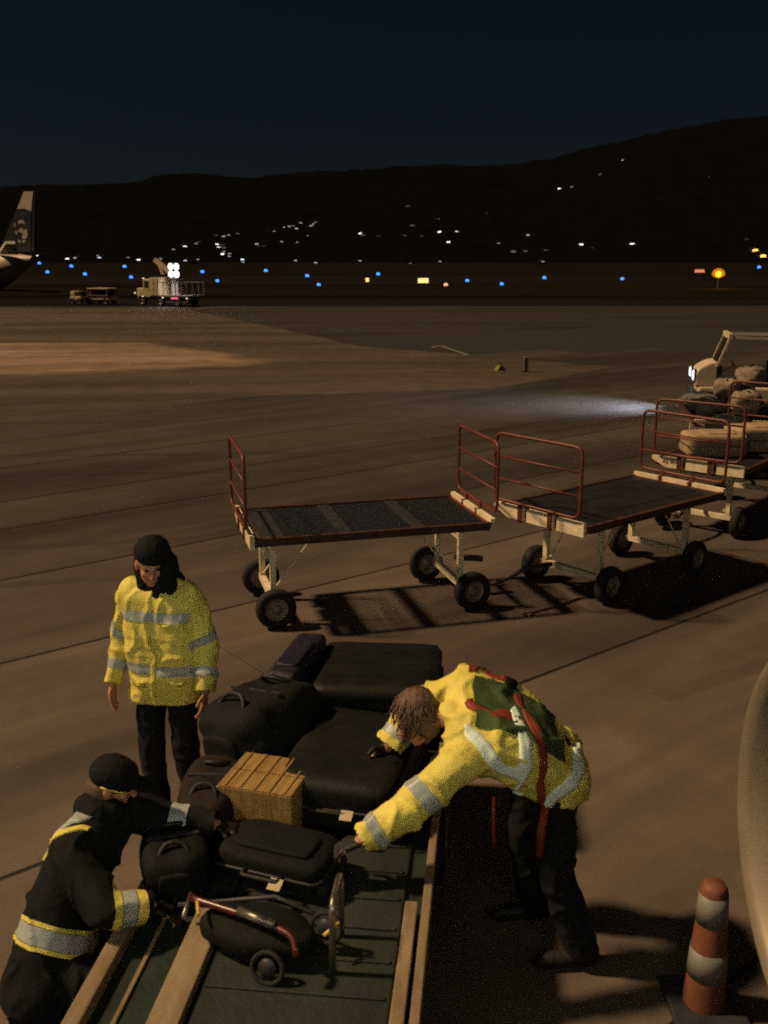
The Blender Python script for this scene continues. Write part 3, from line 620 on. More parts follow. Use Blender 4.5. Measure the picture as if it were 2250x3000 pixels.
p = c3 - d3 * .45 + w3 * .10; suitcase('suitcase', 'tan suitcase lying on the numbered cart, left of two', .50, .78, .30, 'case_tan', (p.x, p.y, ZD), r3 + R(38), band='bag_brown')
p = c3 + d3 * .28 - w3 * .22; suitcase('suitcase', 'tan suitcase on the numbered cart at the right edge', .52, .80, .33, 'case_tan', (p.x, p.y, ZD), r3 + R(44), band='bag_brown')
p = c3 + d3 * .62 + w3 * .30; duffel('duffel_bag', 'dark bag at the far end of the numbered cart', .70, .42, .36, 'duffel_black', (p.x, p.y, ZD), r3 + R(80), seed=4)
c4 = Vector((*l4, 0)); d4 = Vector((math.cos(r4), math.sin(r4), 0)); w4 = Vector((-d4.y, d4.x, 0))
k4 = [(-.80, .28, .70, .45, .23, 'duffel_black', 'black duffel at the near left corner of the heaped cart', 8), (-.78, -.32, .6, .5, .28, 'bag_brown', 'dark brown bag at the near right of the heaped cart', -30), (-.22, .30, .62, .5, .24, 'duffel_black', 'flat black bag on the left side of the heaped cart', 80), (-.10, -.30, .66, .5, .40, 'bag_pale', 'pale lumpy sack against the right side of the heaped cart', 10), (.50, .28, .62, .5, .24, 'grey_cloth', 'grey sack at the tug end of the heaped cart', 65), (.55, -.30, .60, .46, .46, 'duffel_black', 'black bag at the tug end of the heaped cart', 70)]
for a, b, sx, sy, sz, m, lb_, rr_ in k4:
    p = c4 + d4 * a + w4 * b; duffel('bag', lb_, sx, sy, sz, m, (p.x, p.y, ZD), r4 + R(rr_), lump=.09, seed=int(sx * 70 + b * 11))
p = c4 + d4 * .02 - w4 * .05; duffel('bag', 'pale crumpled sack in the middle of the heaped cart', .46, .42, .32, 'bag_pale', (p.x, p.y, ZD + .24), r4 + R(-15), lump=.16, seed=31)
p = c4 + d4 * .12 - w4 * .42; duffel('bag', 'pale sack topmost on the heaped cart', .50, .40, .34, 'bag_pale', (p.x, p.y, ZD + .42), r4 + R(35), lump=.18, seed=37)

# ------------------------------------------------------------------ baggage tug
t = thing('baggage_tug', 'white baggage tug with a canopy frame and glowing headlight', 'tug', (8.20, 22.4, 0), R(168)); t.scale = (.86, .86, .86)   # faces left
def gb(name, m, x0, x1, y0, y1, z0, z1, bev=0.0, par=None):
    bm = new(); box(bm, x0, x1, y0, y1, z0, z1, bev=bev); return obj(name, bm, m, par or t)
gb('chassis', 'tug_white', -1.3, 1.15, -.70, .70, .28, .72, .05)
bm = new(); prism(bm, [(.72, -.62, .722), (1.22, -.62, .722), (1.26, -.62, 1.02), (1.16, -.62, 1.18), (.92, -.62, 1.32), (.72, -.62, 1.36)], (0, 1.24, 0)); bmesh.ops.bevel(bm, geom=bm.edges[:], offset=.03, segments=2, affect='EDGES'); hd = obj('hood', bm, 'tug_white', t)
gb('grille', 'steel_dark', 1.225, 1.28, -.30, .30, .76, .92, .01, hd)
for y in (-.44, .44):
    bm = new(); lathe(bm, [(.0, .06), (.11, .05), (.15, .0)], 14, Matrix.Translation((1.275, y, 1.0)) @ Matrix.Rotation(R(90), 4, 'Y')); hl = obj('headlight', bm, 'headlight', t, True)
    bm = new(); lathe(bm, [(.16, .02), (.165, -.02), (.13, -.06)], 14, Matrix.Translation((1.272, y, 1.0)) @ Matrix.Rotation(R(90), 4, 'Y')); obj('bezel', bm, 'steel_dark', hl, True)
gb('bumper', 'steel_dark', 1.17, 1.34, -.66, .66, .42, .58, .02)
bm = new()
for y in (-.62, .62): bar(bm, (.74, y, 1.24), (.46, y, 2.02), .075, .055)
bar(bm, (.46, -.66, 2.03), (.46, .66, 2.03), .09, .13); bar(bm, (.74, -.62, 1.30), (.74, .62, 1.30), .05, .05)
wf = obj('windscreen_frame', bm, 'tug_white', t)
gl = bpy.data.materials.new('clear_glass'); gl.use_nodes = True; M['clear_glass'] = gl
gn, gk = gl.node_tree.nodes, gl.node_tree.links
tr = gn.new('ShaderNodeBsdfTransparent'); tr.inputs[0].default_value = (.8, .8, .78, 1); gs = gn.new('ShaderNodeBsdfGlossy'); gs.inputs['Roughness'].default_value = .05; mx = gn.new('ShaderNodeMixShader'); mx.inputs[0].default_value = .06
nzg = gn.new('ShaderNodeTexNoise'); nzg.inputs['Scale'].default_value = 5; rg = gn.new('ShaderNodeMapRange'); rg.inputs[3].default_value = .03; rg.inputs[4].default_value = .10; gk.new(nzg.outputs['Fac'], rg.inputs[0]); gk.new(rg.outputs[0], mx.inputs[0])
gk.new(tr.outputs[0], mx.inputs[1]); gk.new(gs.outputs[0], mx.inputs[2]); gk.new(mx.outputs[0], gn['Material Output'].inputs[0])
bm = new(); prism(bm, [(.725, -.58, 1.33), (.725, .58, 1.33), (.485, .58, 1.965), (.485, -.58, 1.965)], (.006, 0, .002)); obj('glass', bm, 'clear_glass', wf)
bm = new()
for y in (-.62, .62): bar(bm, (.42, y, 2.0), (-1.25, y, 1.96), .05, .06); bar(bm, (-1.2, y, .74), (-1.2, y, 1.93), .05, .05)
for x in (-.2, -.72, -1.24): bar(bm, (x, -.6, 1.975), (x, .6, 1.975), .04, .03)
obj('canopy_frame', bm, 'tug_white', t)
gb('canopy_sheet', 'truck_grey', -1.26, .40, -.60, .60, 2.04, 2.06)
gb('seat_base', 'seat_black', -.62, -.14, -.48, .48, .722, .90, .04); gb('seat_back', 'seat_black', -.78, -.64, -.48, .48, .80, 1.36, .05)
bm = new(); tube(bm, [(.62, .2, 1.05), (.28, .2, 1.25)], .02, 8); obj('steering_column', bm, 'steel_dark', t)
bm = new(); tube(bm, [Vector((.27, .2, 1.26)) + Vector((math.sin(R(30)) * .17 * math.sin(a * .3927), .17 * math.cos(a * .3927), math.cos(R(30)) * .17 * math.sin(a * .3927))) for a in range(16)], .014, 6, True); obj('steering_wheel', bm, 'seat_black', t, True)
gb('dashboard', 'steel_dark', .60, .715, -.58, .58, .98, 1.26, .02)
bm = new(); soft_box(bm, .06, .18, .10, 4, 3, mt=Matrix.Translation((-1.33, .42, .86))); obj('tail_light', bm, 'red_lens', t, True)
bm = new(); soft_box(bm, .06, .18, .10, 4, 3, mt=Matrix.Translation((-1.33, -.42, .86))); obj('tail_light', bm, 'red_lens', t, True)
for x in (-.85, .82):
    for y in (-.62, .62): wheel_parts(t, x, y, .31, .31, .20)
for y in (-.44, .44):
    l_ = bpy.data.lights.new('headlight_bulb', 'SPOT'); l_.energy = 700; l_.color = (.62, .78, 1.0); l_.spot_size = R(84); l_.spot_blend = 1.0; l_.shadow_soft_size = .06
    lo = link(bpy.data.objects.new('headlight_bulb', l_), t); lo.location = (1.42, y, 1.0); lo.rotation_euler = Vector((-1, .10, .42)).to_track_quat('Z', 'Y').to_euler()

# ------------------------------------------------------------------ the aircraft the picture is taken from: side, wing root and engine
t = thing('airliner', 'pale engine cowl with a lighter rounded lip at the right edge', 'airliner', (0, 0, 0))
bm = new(); rr = []
for x, r, dz in ((-14, .5, -.5), (-13, 1.15, -.3), (-11.5, 1.62, -.1), (-9.5, 1.86, 0), (0, 1.88, 0), (12, 1.88, 0), (16, 1.5, .35), (20, .5, .9)):
    rr.append([bm.verts.new((x, -2.12 + r * math.cos(2 * math.pi * k / 40), 2.72 + dz + r * math.sin(2 * math.pi * k / 40))) for k in range(40)])
for a, b in zip(rr, rr[1:]):
    for k in range(40): bm.faces.new((a[k], a[(k + 1) % 40], b[(k + 1) % 40], b[k]))
bm.faces.new(rr[0]); bm.faces.new(rr[-1][::-1]); bmesh.ops.recalc_face_normals(bm, faces=bm.faces[:]); obj('fuselage', bm, 'hull_grey', t, True)
for i in range(-16, 22):                                       # cabin windows along the side, unseen; their glow is added as fill light
    x = i * .508 + .12
    if abs(x) < .2: continue
    bm = new(); ring = []
    for k in range(8):
        a = 2 * math.pi * (k + .5) / 8; zz_ = .168 * math.sin(a) * (1 - .0); xx_ = .118 * math.copysign(abs(math.cos(a)) ** .7, math.cos(a)); z = 3.42 + zz_; dz = z - 2.72
        ring.append(bm.verts.new((x + xx_, -2.12 + math.sqrt(1.88 ** 2 - dz ** 2) + .006, z)))
    f_ = bm.faces.new(ring); f_.normal_update()
    if f_.normal.y < 0: f_.normal_flip()
    obj('cabin_fill_window', bm, 'cabin_fill_glow', t)
EX, EY, EZ = 1.50, 3.02, 1.33
eng = Matrix.Translation((EX, EY, EZ)) @ Matrix.Rotation(R(90), 4, 'Y')
bm = new(); lathe(bm, [(.80, .10), (.90, .30), (.97, .8), (.98, 1.6), (.92, 2.4), (.74, 3.3)], 44, eng); cw = obj('engine_cowl', bm, 'cowl', t, True)
bm = new(); lathe(bm, [(.66, .34), (.68, .16), (.72, .06), (.755, .02), (.79, .03), (.815, .09), (.835, .15)], 44, eng); obj('inlet_lip', bm, 'lip_metal', cw, True)
bm = new(); lathe(bm, [(.66, .34), (.65, .75), (.0, .76)], 44, eng); obj('fan_duct', bm, 'fan_dark', cw, True)
bm = new(); lathe(bm, [(.0, .46), (.10, .52), (.17, .74)], 20, eng); obj('spinner', bm, 'cowl', cw, True)
for i in range(22):
    a = i * math.tau / 22; bm = new(); q = [(.16, -.02), (.64, -.10), (.64, .08), (.16, .05)]
    prism(bm, [eng @ Vector((r_ * math.cos(a) - s_ * math.sin(a), r_ * math.sin(a) + s_ * math.cos(a), .66 + s_ * .5)) for r_, s_ in q], eng.to_3x3() @ Vector((0, 0, .012))); obj('fan_blade', bm, 'steel_dark', cw)
bm = new(); prism(bm, [(EX + .9, EY - .12, EZ + .9), (EX + 3.4, EY - .12, EZ + .7), (EX + 4.2, EY - .12, EZ + 1.25), (EX + 2.2, EY - .12, EZ + 1.35)], (0, .24, 0)); obj('pylon', bm, 'cowl', t)
bm = new(); prism(bm, [(EX + .6, -.6, 2.15), (EX + 7.6, -.6, 2.05), (EX + 7.9, 9, 2.75), (EX + 5.6, 9, 2.8)], (0, 0, .42)); obj('wing', bm, 'white_paint', t)

# ------------------------------------------------------------------ traffic cone
t = thing('traffic_cone', 'slim orange cone with two white collars beside the engine', 'traffic cone', (1.50, 3.86, 0))
bm = new(); lathe(bm, [(.098, .035), (.060, .64), (.045, .665), (.0, .668)], 24); cn = obj('cone_body', bm, 'cone_orange', t, True)
bm = new(); lathe(bm, [(.0725, .47), (.0735, .47), (.0655, .615), (.0640, .615)], 24); obj('collar', bm, 'cone_white', cn, True)
bm = new(); lathe(bm, [(.0905, .19), (.0915, .19), (.0835, .33), (.0820, .33)], 24); obj('collar', bm, 'cone_white', cn, True)
bm = new(); box(bm, -.17, .17, -.17, .17, .0, .036, bev=.012); obj('base', bm, 'steel_dark', t)

# ------------------------------------------------------------------ belt loader
LD = Vector((0.108, 1, 0)).normalized(); LW = Vector((LD.y, -LD.x, 0)); L0 = Vector((-.815, 5.98, 0))       # far left corner; runs towards the aircraft
rzL = math.atan2(-LD.y, -LD.x)                                # local x runs from the far end to the aircraft, local y to the right... mirrored below
t = thing('belt_loader', 'long low belt loader with beige rails running to the aircraft', 'belt loader', (L0.x, L0.y, 0), math.atan2(-LD.x, LD.y) )
# local frame: +y away from the aircraft, +x to the right; far end at y = 0, near end at y = -4.9; width 1.26
ZL, LEN, WID = .70, 4.9, 1.26
def lb2(name, m, x0, x1, y0, y1, z0, z1, bev=0.0, par=None):
    bm = new(); box(bm, x0, x1, y0, y1, z0, z1, bev=bev); return obj(name, bm, m, par or t)
lb2('chassis', 'loader_green', .10, WID - .10, -LEN + .3, -.5, .28, .50, .02)
lb2('deck_plate', 'loader_green', .03, WID - .03, -LEN, 0, .56, .645, .01)
lb2('conveyor_belt', 'belt_rubber', .40, 1.14, -LEN + .05, -.06, .648, .668, .008)
lb2('side_walk', 'loader_green', .035, .26, -LEN + .05, -.06, .648, .660, .004)
lb2('edge_rail', 'loader_beige', -.035, .032, -LEN, 0, .60, .715, .008)
lb2('wide_rail', 'loader_beige', .265, .385, -LEN, -2.32, .648, .700, .006)
lb2('inner_rail', 'loader_green', .272, .38, -2.30, -.06, .648, .685, .006)
lb2('seam_rail', 'loader_beige', .125, .142, -LEN, -2.2, .662, .672, .002)
lb2('guide_rail', 'loader_beige', 1.150, 1.205, -LEN, -2.20, .648, .715, .006)
lb2('edge_rail', 'loader_beige', 1.222, 1.26, -LEN, 0, .60, .700, .006)
for i in range(24): lb2('cleat', 'belt_rubber', .42, 1.12, -LEN + .15 + i * .2, -LEN + .17 + i * .2, .669, .677, .003)
for y in (-4.2, -1.0):
    for x in (.06, WID - .06):
        bm = new(); lathe(bm, [(0, -.08), (.13, -.08), (.23, -.07), (.25, -.03), (.25, .03), (.23, .07), (.13, .08), (0, .08)], 20, Matrix.Rotation(R(90), 4, 'Y')); w_ = obj('wheel', bm, 'tyre', t, True); w_.location = (x, y, .25)
        bm = new(); lathe(bm, [(0, -.083), (.12, -.083), (.12, .083), (0, .083)], 16, Matrix.Rotation(R(90), 4, 'Y')); obj('rim', bm, 'rim', w_, True)
bm = new(); lathe(bm, [(0, 0), (.05, 0), (.05, .72), (0, .72)], 14, Matrix.Translation((.41, -.03, .60)) @ Matrix.Rotation(R(90), 4, 'Y')); obj('end_roller', bm, 'steel_dark', t, True)
bm = new(); tube(bm, rounded([(.90, -2.62, .67), (.90, -2.62, .98), (.90, -2.40, .98), (.90, -2.40, .67)], .06, 4, False), .014, 8); obj('grab_bar', bm, 'chrome', t, True)
Lm = Matrix.Translation((L0.x, L0.y, 0)) @ Matrix.Rotation(math.atan2(-LD.x, LD.y), 4, 'Z')
def lp(x, y, z=.70): v = Lm @ Vector((x, y, z)); return v
LRZ = math.atan2(-LD.x, LD.y)
ZB = .705
# luggage on the loader
p = lp(.83, -.36); suitcase('suitcase', 'large flat black suitcase at the far end of the belt loader', .76, .74, .33, 'case_black', (p.x, p.y, ZB - .02), LRZ + R(2), pw=14, ribs=3)
p = lp(.34, -.44); suitcase('suitcase', 'dark blue speckled suitcase on edge beside the large black one', .19, .72, .40, 'case_blue', (p.x, p.y, ZB), LRZ + R(-6))
p = lp(.30, -1.06); duffel('duffel_bag', 'black duffel bag slumped on the pink bag and dark blue suitcase', .50, .66, .40, 'duffel_black', (p.x, p.y, ZB + .03), LRZ + R(-32), lump=.10, seed=3, tilt=(R(4), R(-10)))
p = lp(.09, -1.02); duffel('shopping_bag', 'flat pink bag at the left rail under the black duffel', .26, .62, .13, 'bag_pink', (p.x, p.y, ZB + .005), LRZ + R(2), lump=.10, seed=8, strap='bag_pink')
p = lp(.13, -1.62); duffel('duffel_bag', 'dark brown bag against the left rail beside the cardboard box', .30, .56, .22, 'bag_brown', (p.x, p.y, ZB + .005), LRZ + R(4), lump=.08, seed=12)
p = lp(.80, -1.28); suitcase('suitcase', 'big black suitcase in the middle, below the leaning worker', .62, .86, .28, 'case_black', (p.x, p.y, ZB - .02), LRZ + R(-8), pw=8, ribs=2)
p = lp(.56, -2.02); suitcase('suitcase', 'black suitcase lying between the cardboard box and the stroller', .52, .32, .15, 'duffel_black', (p.x, p.y, ZB), LRZ + R(-14), pw=5)
p = lp(.10, -2.12); duffel('backpack', 'black backpack at the left rail by the crouching worker', .30, .40, .20, 'duffel_black', (p.x, p.y, ZB + .005), LRZ + R(20), lump=.08, seed=21, cat='backpack')
p = lp(.42, -1.62); t = thing('cardboard_box', 'tan striped cardboard box among the luggage on the loader', 'box', (p.x, p.y, ZB + .005), LRZ + R(-10))
bm = new(); box(bm, -.19, .19, -.17, .17, 0, .24, bev=.006); obj('carton', bm, 'cardboard', t)
for s in (-1, 1): bm = new(); box(bm, -.188, .188, min(s * .004, s * .168), max(s * .004, s * .168), .2405, .246, bev=.002); obj('flap', bm, 'cardboard', t)
for i in range(5): bm = new(); box(bm, -.150 + i * .075 - .004, -.150 + i * .075 + .004, -.165, .165, .2465, .2515); obj('slat', bm, 'cardboard', t)
bm = new(); box(bm, -.197, -.1905, -.17, .17, .02, .235); obj('tape_strip', bm, 'tape', t)
# folded stroller
p = lp(.55, -2.52); t = thing('folded_stroller', 'folded black stroller with red tubes on the near end of the belt', 'stroller', (p.x, p.y, ZB - .035), LRZ + R(-12)); t.scale = (.86, .86, .9)
bm = new(); soft_box(bm, .56, .30, .15, 9, 2.6, lump=.12, seed=5, mt=Matrix.Translation((.02, .02, .02))); obj('fabric', bm, 'duffel_black', t, True)
bm = new(); tube(bm, rounded([(-.36, .14, .10), (-.32, .0, .20), (.10, -.06, .21), (.26, -.10, .20), (.30, -.16, .15)], .06, 4, False), .017, 8); obj('handlebar', bm, 'stroller_red', t, True)
bm = new(); tube(bm, [(-.04, -.05, .228), (.16, -.085, .222)], .021, 8); obj('hand_grip', bm, 'chrome', t, True)
bm = new(); tube(bm, [(-.36, .08, .16), (-.30, -.10, .17)], .013, 8); obj('frame_tube', bm, 'chrome', t, True)
bm = new(); tube(bm, [(-.27, -.02, .205), (-.22, -.10, .20)], .009, 6); obj('luggage_tag', bm, 'tag_yellow', t, True)
bm = new(); tube(bm, [(-.40, .02, .13), (.05, .16, .18), (.30, .12, .16)], .012, 8); obj('frame_tube', bm, 'steel_dark', t, True)
for x, y, z in ((.34, .10, .12), (.16, -.17, .065)):
    bm = new(); tube(bm, [Vector((x, y, z)) + Vector((.075 * math.cos(a * .3927), .02 * math.sin(a * .3927), .065 * math.sin(a * .3927))) for a in range(16)], .012, 6, True); w_ = obj('wheel', bm, 'tyre', t, True)
    bm = new(); lathe(bm, [(0, -.006), (.045, -.006), (.045, .006), (0, .006)], 12, Matrix.Translation((x, y, z)) @ Matrix.Rotation(R(80), 4, 'X')); obj('rim', bm, 'steel_dark', w_, True)
bm = new(); tube(bm, [(.36, .02, .14), (.41, .09, .17)], .010, 6); obj('luggage_tag', bm, 'tag_yellow', t, True)

# ------------------------------------------------------------------ people
def cap(bm, a, b, ra, rb, seg=12):
    a, b = Vector(a), Vector(b); d = b - a
    if d.length < 1e-5: d = Vector((0, 0, 1e-3))
    x = d.normalized(); pts, rs = [], []
    for k in (90, 60, 30): pts.append(a - x * ra * math.sin(R(k))); rs.append(max(ra * math.cos(R(k)), 1e-4))
    pts.append(a); rs.append(ra); pts.append(b); rs.append(rb)
    for k in (30, 60, 90): pts.append(b + x * rb * math.sin(R(k))); rs.append(max(rb * math.cos(R(k)), 1e-4))
    return tube(bm, pts, rs, seg)
def ell(bm, c, r, rot=None):
    q = bmesh.ops.create_uvsphere(bm, u_segments=18, v_segments=12, radius=1.0)
    T = Matrix.Translation(c) @ (rot.to_4x4() if rot is not None else Matrix.Identity(4)) @ Matrix.Diagonal((*r, 1)); bmesh.ops.transform(bm, matrix=T, verts=q['verts']); return bm
def fuse(bm, vox, smooth=4, wr=None):
    """one closed surface over all the pieces; wr = (amplitude, stretch axis, frequency, seed) adds cloth folds"""
    me = bpy.data.meshes.new('tmp'); bm.to_mesh(me); bm.free(); o = bpy.data.objects.new('tmp', me); C.objects.link(o)
    md = o.modifiers.new('r', 'REMESH'); md.mode = 'VOXEL'; md.voxel_size = vox
    ms = o.modifiers.new('s', 'SMOOTH'); ms.factor = .5; ms.iterations = smooth
    dg = bpy.context.evaluated_depsgraph_get(); ev = o.evaluated_get(dg); out = bmesh.new(); out.from_mesh(ev.to_mesh()); ev.to_mesh_clear()
    bpy.data.objects.remove(o); bpy.data.meshes.remove(me)
    if wr:
        amp, fr, seed = wr; out.normal_update()
        mv = []
        for v in out.verts:
            p = v.co; w_ = Vector((noise.noise(p * 5 + Vector((seed, 0, 0))), noise.noise(p * 5 + Vector((0, seed, 4))), noise.noise(p * 5 + Vector((7, 0, seed))))) * .10
            q = (p + w_); n1 = 1 - abs(noise.noise(Vector((q.x * fr, q.y * fr, q.z * fr * .75 + seed)))) * 2.4; n2 = noise.noise(p * fr * 2.6 + Vector((seed, 2, 1)))
            n3 = noise.noise(Vector((q.x * fr * .55 + seed, q.y * fr * .55, q.z * fr * .55)))
            mv.append(v.normal * (amp * (max(n1, -.3) ** 3 if n1 > 0 else n1 * .3) * 1.3 + amp * .35 * n2 + amp * .8 * n3))
        for v, d in zip(out.verts, mv): v.co += d
    out.normal_update(); return out
def band(src, a, b, t0, t1, maxr, off, name, m, parent, flt=None):
    """reflective band: the strip of a garment between two planes across the line a-b"""
    a, b = Vector(a), Vector(b); x = (b - a).normalized(); L = (b - a).length; bm = src.copy()
    for t_, s in ((t0, -1), (t1, 1)):
        bmesh.ops.bisect_plane(bm, geom=bm.verts[:] + bm.edges[:] + bm.faces[:], plane_co=a + x * (L * t_), plane_no=x * s, clear_outer=True)
    kill = []
    for f in bm.faces:
        c = f.calc_center_median(); r = (c - a - x * (c - a).dot(x)).length
        if r > maxr or (flt and not flt(c)): kill.append(f)
    bmesh.ops.delete(bm, geom=kill, context='FACES'); bm.normal_update()
    ns = [(v, v.normal.copy()) for v in bm.verts]
    for v, n_ in ns: v.co += n_ * off
    if not bm.faces: bm.free(); return None
    return obj(name, bm, m, parent, True)
def cuff(jk, b, c, t_=1.0, rad=.14):
    b, c = Vector(b), Vector(c); x = (c - b).normalized(); p = b.lerp(c, t_)
    bmesh.ops.delete(jk, geom=[f for f in jk.faces if (f.calc_center_median() - p).dot(x) > 0 and (f.calc_center_median() - p).length < rad and ((f.calc_center_median() - p) - x * (f.calc_center_median() - p).dot(x)).length < .092], context='FACES')
def ribbon(src_bvh, pts, width, off, name, m, parent, n=24):
    pts = [Vector(p) for p in pts]; seg = [(b - a).length for a, b in zip(pts, pts[1:])]; tot = sum(seg); P = []
    for i in range(n + 1):
        d = tot * i / n; j = 0
        while j < len(seg) - 1 and d > seg[j]: d -= seg[j]; j += 1
        P.append(pts[j].lerp(pts[j + 1], min(1, d / seg[j])))
    hit = [src_bvh.find_nearest(p) for p in P]; bm = new(); rows = []
    Q = [h[0] for h in hit]
    for i, h in enumerate(hit):
        tg = (Q[min(i + 1, n)] - Q[max(i - 1, 0)]).normalized(); nr = h[1]; s = tg.cross(nr)
        s = s.normalized() if s.length > 1e-6 else Vector((1, 0, 0)); row = []
        for k, (w_, o_) in enumerate(((-.5, -.003), (-.5, off), (-.17, off), (.17, off), (.5, off), (.5, -.003))):
            h2 = src_bvh.find_nearest(h[0] + s * width * w_); row.append(h2[0] + nr * o_)
        rows.append(row)
    for _ in range(5):
        rows = [rows[0]] + [[(rows[i - 1][k] + rows[i][k] * 2 + rows[i + 1][k]) / 4 for k in range(6)] for i in range(1, len(rows) - 1)] + [rows[-1]]
    out = []
    for i, r in enumerate(rows):
        nr = sum((hit[min(max(i + q, 0), n)][1] for q in (-2, -1, 0, 1, 2)), Vector()).normalized(); row = []
        for k, p in enumerate(r): row.append(bm.verts.new(src_bvh.find_nearest(p)[0] + nr * (-.004 if k in (0, 5) else off)))
        out.append(row)
    rows = out
    for a, b in zip(rows, rows[1:]):
        for k in range(5): bm.faces.new((a[k], a[k + 1], b[k + 1], b[k]))
    bmesh.ops.recalc_face_normals(bm, faces=bm.faces[:]); return obj(name, bm, m, parent, True)
def head_prims(bm, c, f, up, s=1.0):
    f = Vector(f).normalized(); up = Vector(up); up = (up - f * up.dot(f)).normalized(); r = f.cross(up); c = Vector(c)
    rot = Matrix((r, f, up)).transposed()
    P = lambda x, y, z: c + (r * x + f * y + up * z) * s
    ell(bm, P(0, -.012, .035), (.076 * s, .095 * s, .088 * s), rot); ell(bm, P(0, .022, -.035), (.060 * s, .070 * s, .082 * s), rot)
    ell(bm, P(0, .055, -.088), (.030 * s, .030 * s, .026 * s), rot)                       # chin
    cap(bm, P(0, .090, .012), P(0, .110, -.026), .010 * s, .016 * s)                      # nose
    for q in (-1, 1):
        cap(bm, P(q * .014, .084, .026), P(q * .048, .068, .024), .012 * s, .010 * s)      # brow
        ell(bm, P(q * .077, -.012, -.010), (.012 * s, .022 * s, .034 * s), rot)           # ear
        ell(bm, P(q * .040, .062, -.026), (.022 * s, .020 * s, .020 * s), rot)            # cheek
    cap(bm, P(-.020, .082, -.056), P(.020, .082, -.056), .009 * s, .009 * s); cap(bm, P(-.017, .080, -.068), P(.017, .080, -.068), .009 * s, .009 * s)   # lips
    return P, rot
def eyes(parent, P, s=1.0):
    for q in (-1, 1):
        bm = new(); ell(bm, P(q * .031, .076, .006), (.012 * s, .010 * s, .008 * s)); obj('eye', bm, 'eye', parent, True)
def hand_prims(bm, w_, d, n_, th, curl=.5, s=1.0):
    """hand from wrist w_ along d, palm facing n_, thumb on side th"""
    d = Vector(d).normalized(); n_ = Vector(n_); n_ = (n_ - d * n_.dot(d)).normalized(); th = Vector(th); th = (th - d * th.dot(d) - n_ * th.dot(n_)).normalized(); w_ = Vector(w_)
    for q in (-.026, -.009, .009, .026): cap(bm, w_ + d * .018 + th * q * .8, w_ + d * .085 * s + th * q, .015 * s, .0125 * s, 8)
    for q, l_ in ((.031, .072), (.0105, .082), (-.0105, .076), (-.031, .060)):
        p = w_ + d * .088 * s + th * q * s * 1.12; a = 0; r_ = .0092 * s
        for k, fr in enumerate((.45, .32, .23)):
            a += curl * (.55 if k == 0 else .75); dd = d * math.cos(a) + n_ * math.sin(a); e = p + dd * l_ * fr * s; cap(bm, p, e, r_, r_ * .93, 8); p = e; r_ *= .93
    p = w_ + d * .030 + th * .026; e = p + (d * .6 + th * .75 + n_ * .2).normalized() * .045 * s; cap(bm, p, e, .013 * s, .0115 * s, 8); cap(bm, e, e + (d * .9 + th * .25 + n_ * .35).normalized() * .032 * s, .0112 * s, .0095 * s, 8)
def stack(bm, lv, side):
    """trunk from levels (centre, half width, radius) swept along side"""
    side = Vector(side).normalized(); out = []
    for (a, b) in zip(lv, lv[1:]):
        n = max(2, int((Vector(b[0]) - Vector(a[0])).length / .045))
        for i in range(n): t_ = i / n; out.append((Vector(a[0]).lerp(Vector(b[0]), t_), a[1] + (b[1] - a[1]) * t_, a[2] + (b[2] - a[2]) * t_))
    out.append((Vector(lv[-1][0]), lv[-1][1], lv[-1][2]))
    for c, h, r in out: cap(bm, c - side * h, c + side * h, r, r, 14)
def boot(parent, heel, toe_dir, name='boot'):
    d = Vector(toe_dir); d.z = 0; d.normalize(); h = Vector(heel); bm = new()
    cap(bm, h + Vector((0, 0, .05)), h + d * .17 + Vector((0, 0, .042)), .048, .044); cap(bm, h + d * .12 + Vector((0, 0, .04)), h + d * .21 + Vector((0, 0, .035)), .044, .034); cap(bm, h + d * .01 + Vector((0, 0, .05)), h + d * .005 + Vector((0, 0, .20)), .05, .054)
    b = fuse(bm, .012, 3)
    for v in b.verts: v.co.z = max(v.co.z, .003)
    return obj(name, b, 'boot', parent, True)

# --- the standing worker
t = thing('person', 'standing worker in yellow reflective jacket and dark hood, looking down', 'person', (-1.31, 5.46, 0)); t.scale = (.92, .94, 1.045)
F = Vector((-.24, -.97, 0)).normalized(); Rt = Vector((-.97, .24, 0)).normalized()      # facing, and his right (picture left)
base = Vector((-1.31, 5.48, 0)); inv = Matrix.Translation((1.30, -5.48, 0))
def Pa(r, f, z): return base + Rt * r + F * f + Vector((0, 0, z))
hipR, hipL = Pa(.10, 0, .93), Pa(-.10, 0, .93); kR, kL = Pa(.115, .03, .50), Pa(-.145, .05, .50); aR, aL = Pa(.11, -.01, .10), Pa(-.17, 0, .10)
shR, shL = Pa(.195, 0, 1.42), Pa(-.195, 0, 1.42); eR, eL = Pa(.30, -.03, 1.13), Pa(-.29, -.03, 1.13); wR, wL = Pa(.335, .09, .885), Pa(-.325, .10, .90)
hc = Pa(.035, .06, 1.615); hf = Vector((.36, -.86, -.32))
bm = new(); P_, rot_ = head_prims(bm, hc, hf, (0, 0, 1)); cap(bm, Pa(.0, .0, 1.45), hc + Vector((0, 0, -.05)) - F * .02, .058, .055)
stack(bm, [(Pa(0, 0, .92), .08, .10), (Pa(0, 0, 1.12), .07, .10), (Pa(0, .0, 1.34), .10, .105), (Pa(0, 0, 1.43), .13, .06)], Rt)
for a, b, c in ((shR, eR, wR), (shL, eL, wL)): cap(bm, a, b, .05, .042); cap(bm, b, c, .042, .029)
for a, b, c in ((hipR, kR, aR), (hipL, kL, aL)): cap(bm, a, b, .075, .055); cap(bm, b, c, .052, .036); cap(bm, c, c + F * .12 + Vector((0, 0, -.05)), .02, .018)
hand_prims(bm, wR, (Pa(.335, .105, .80) - wR), -Rt, F, .45); hand_prims(bm, wL, (Pa(-.325, .13, .82) - wL), Rt, F, .5)
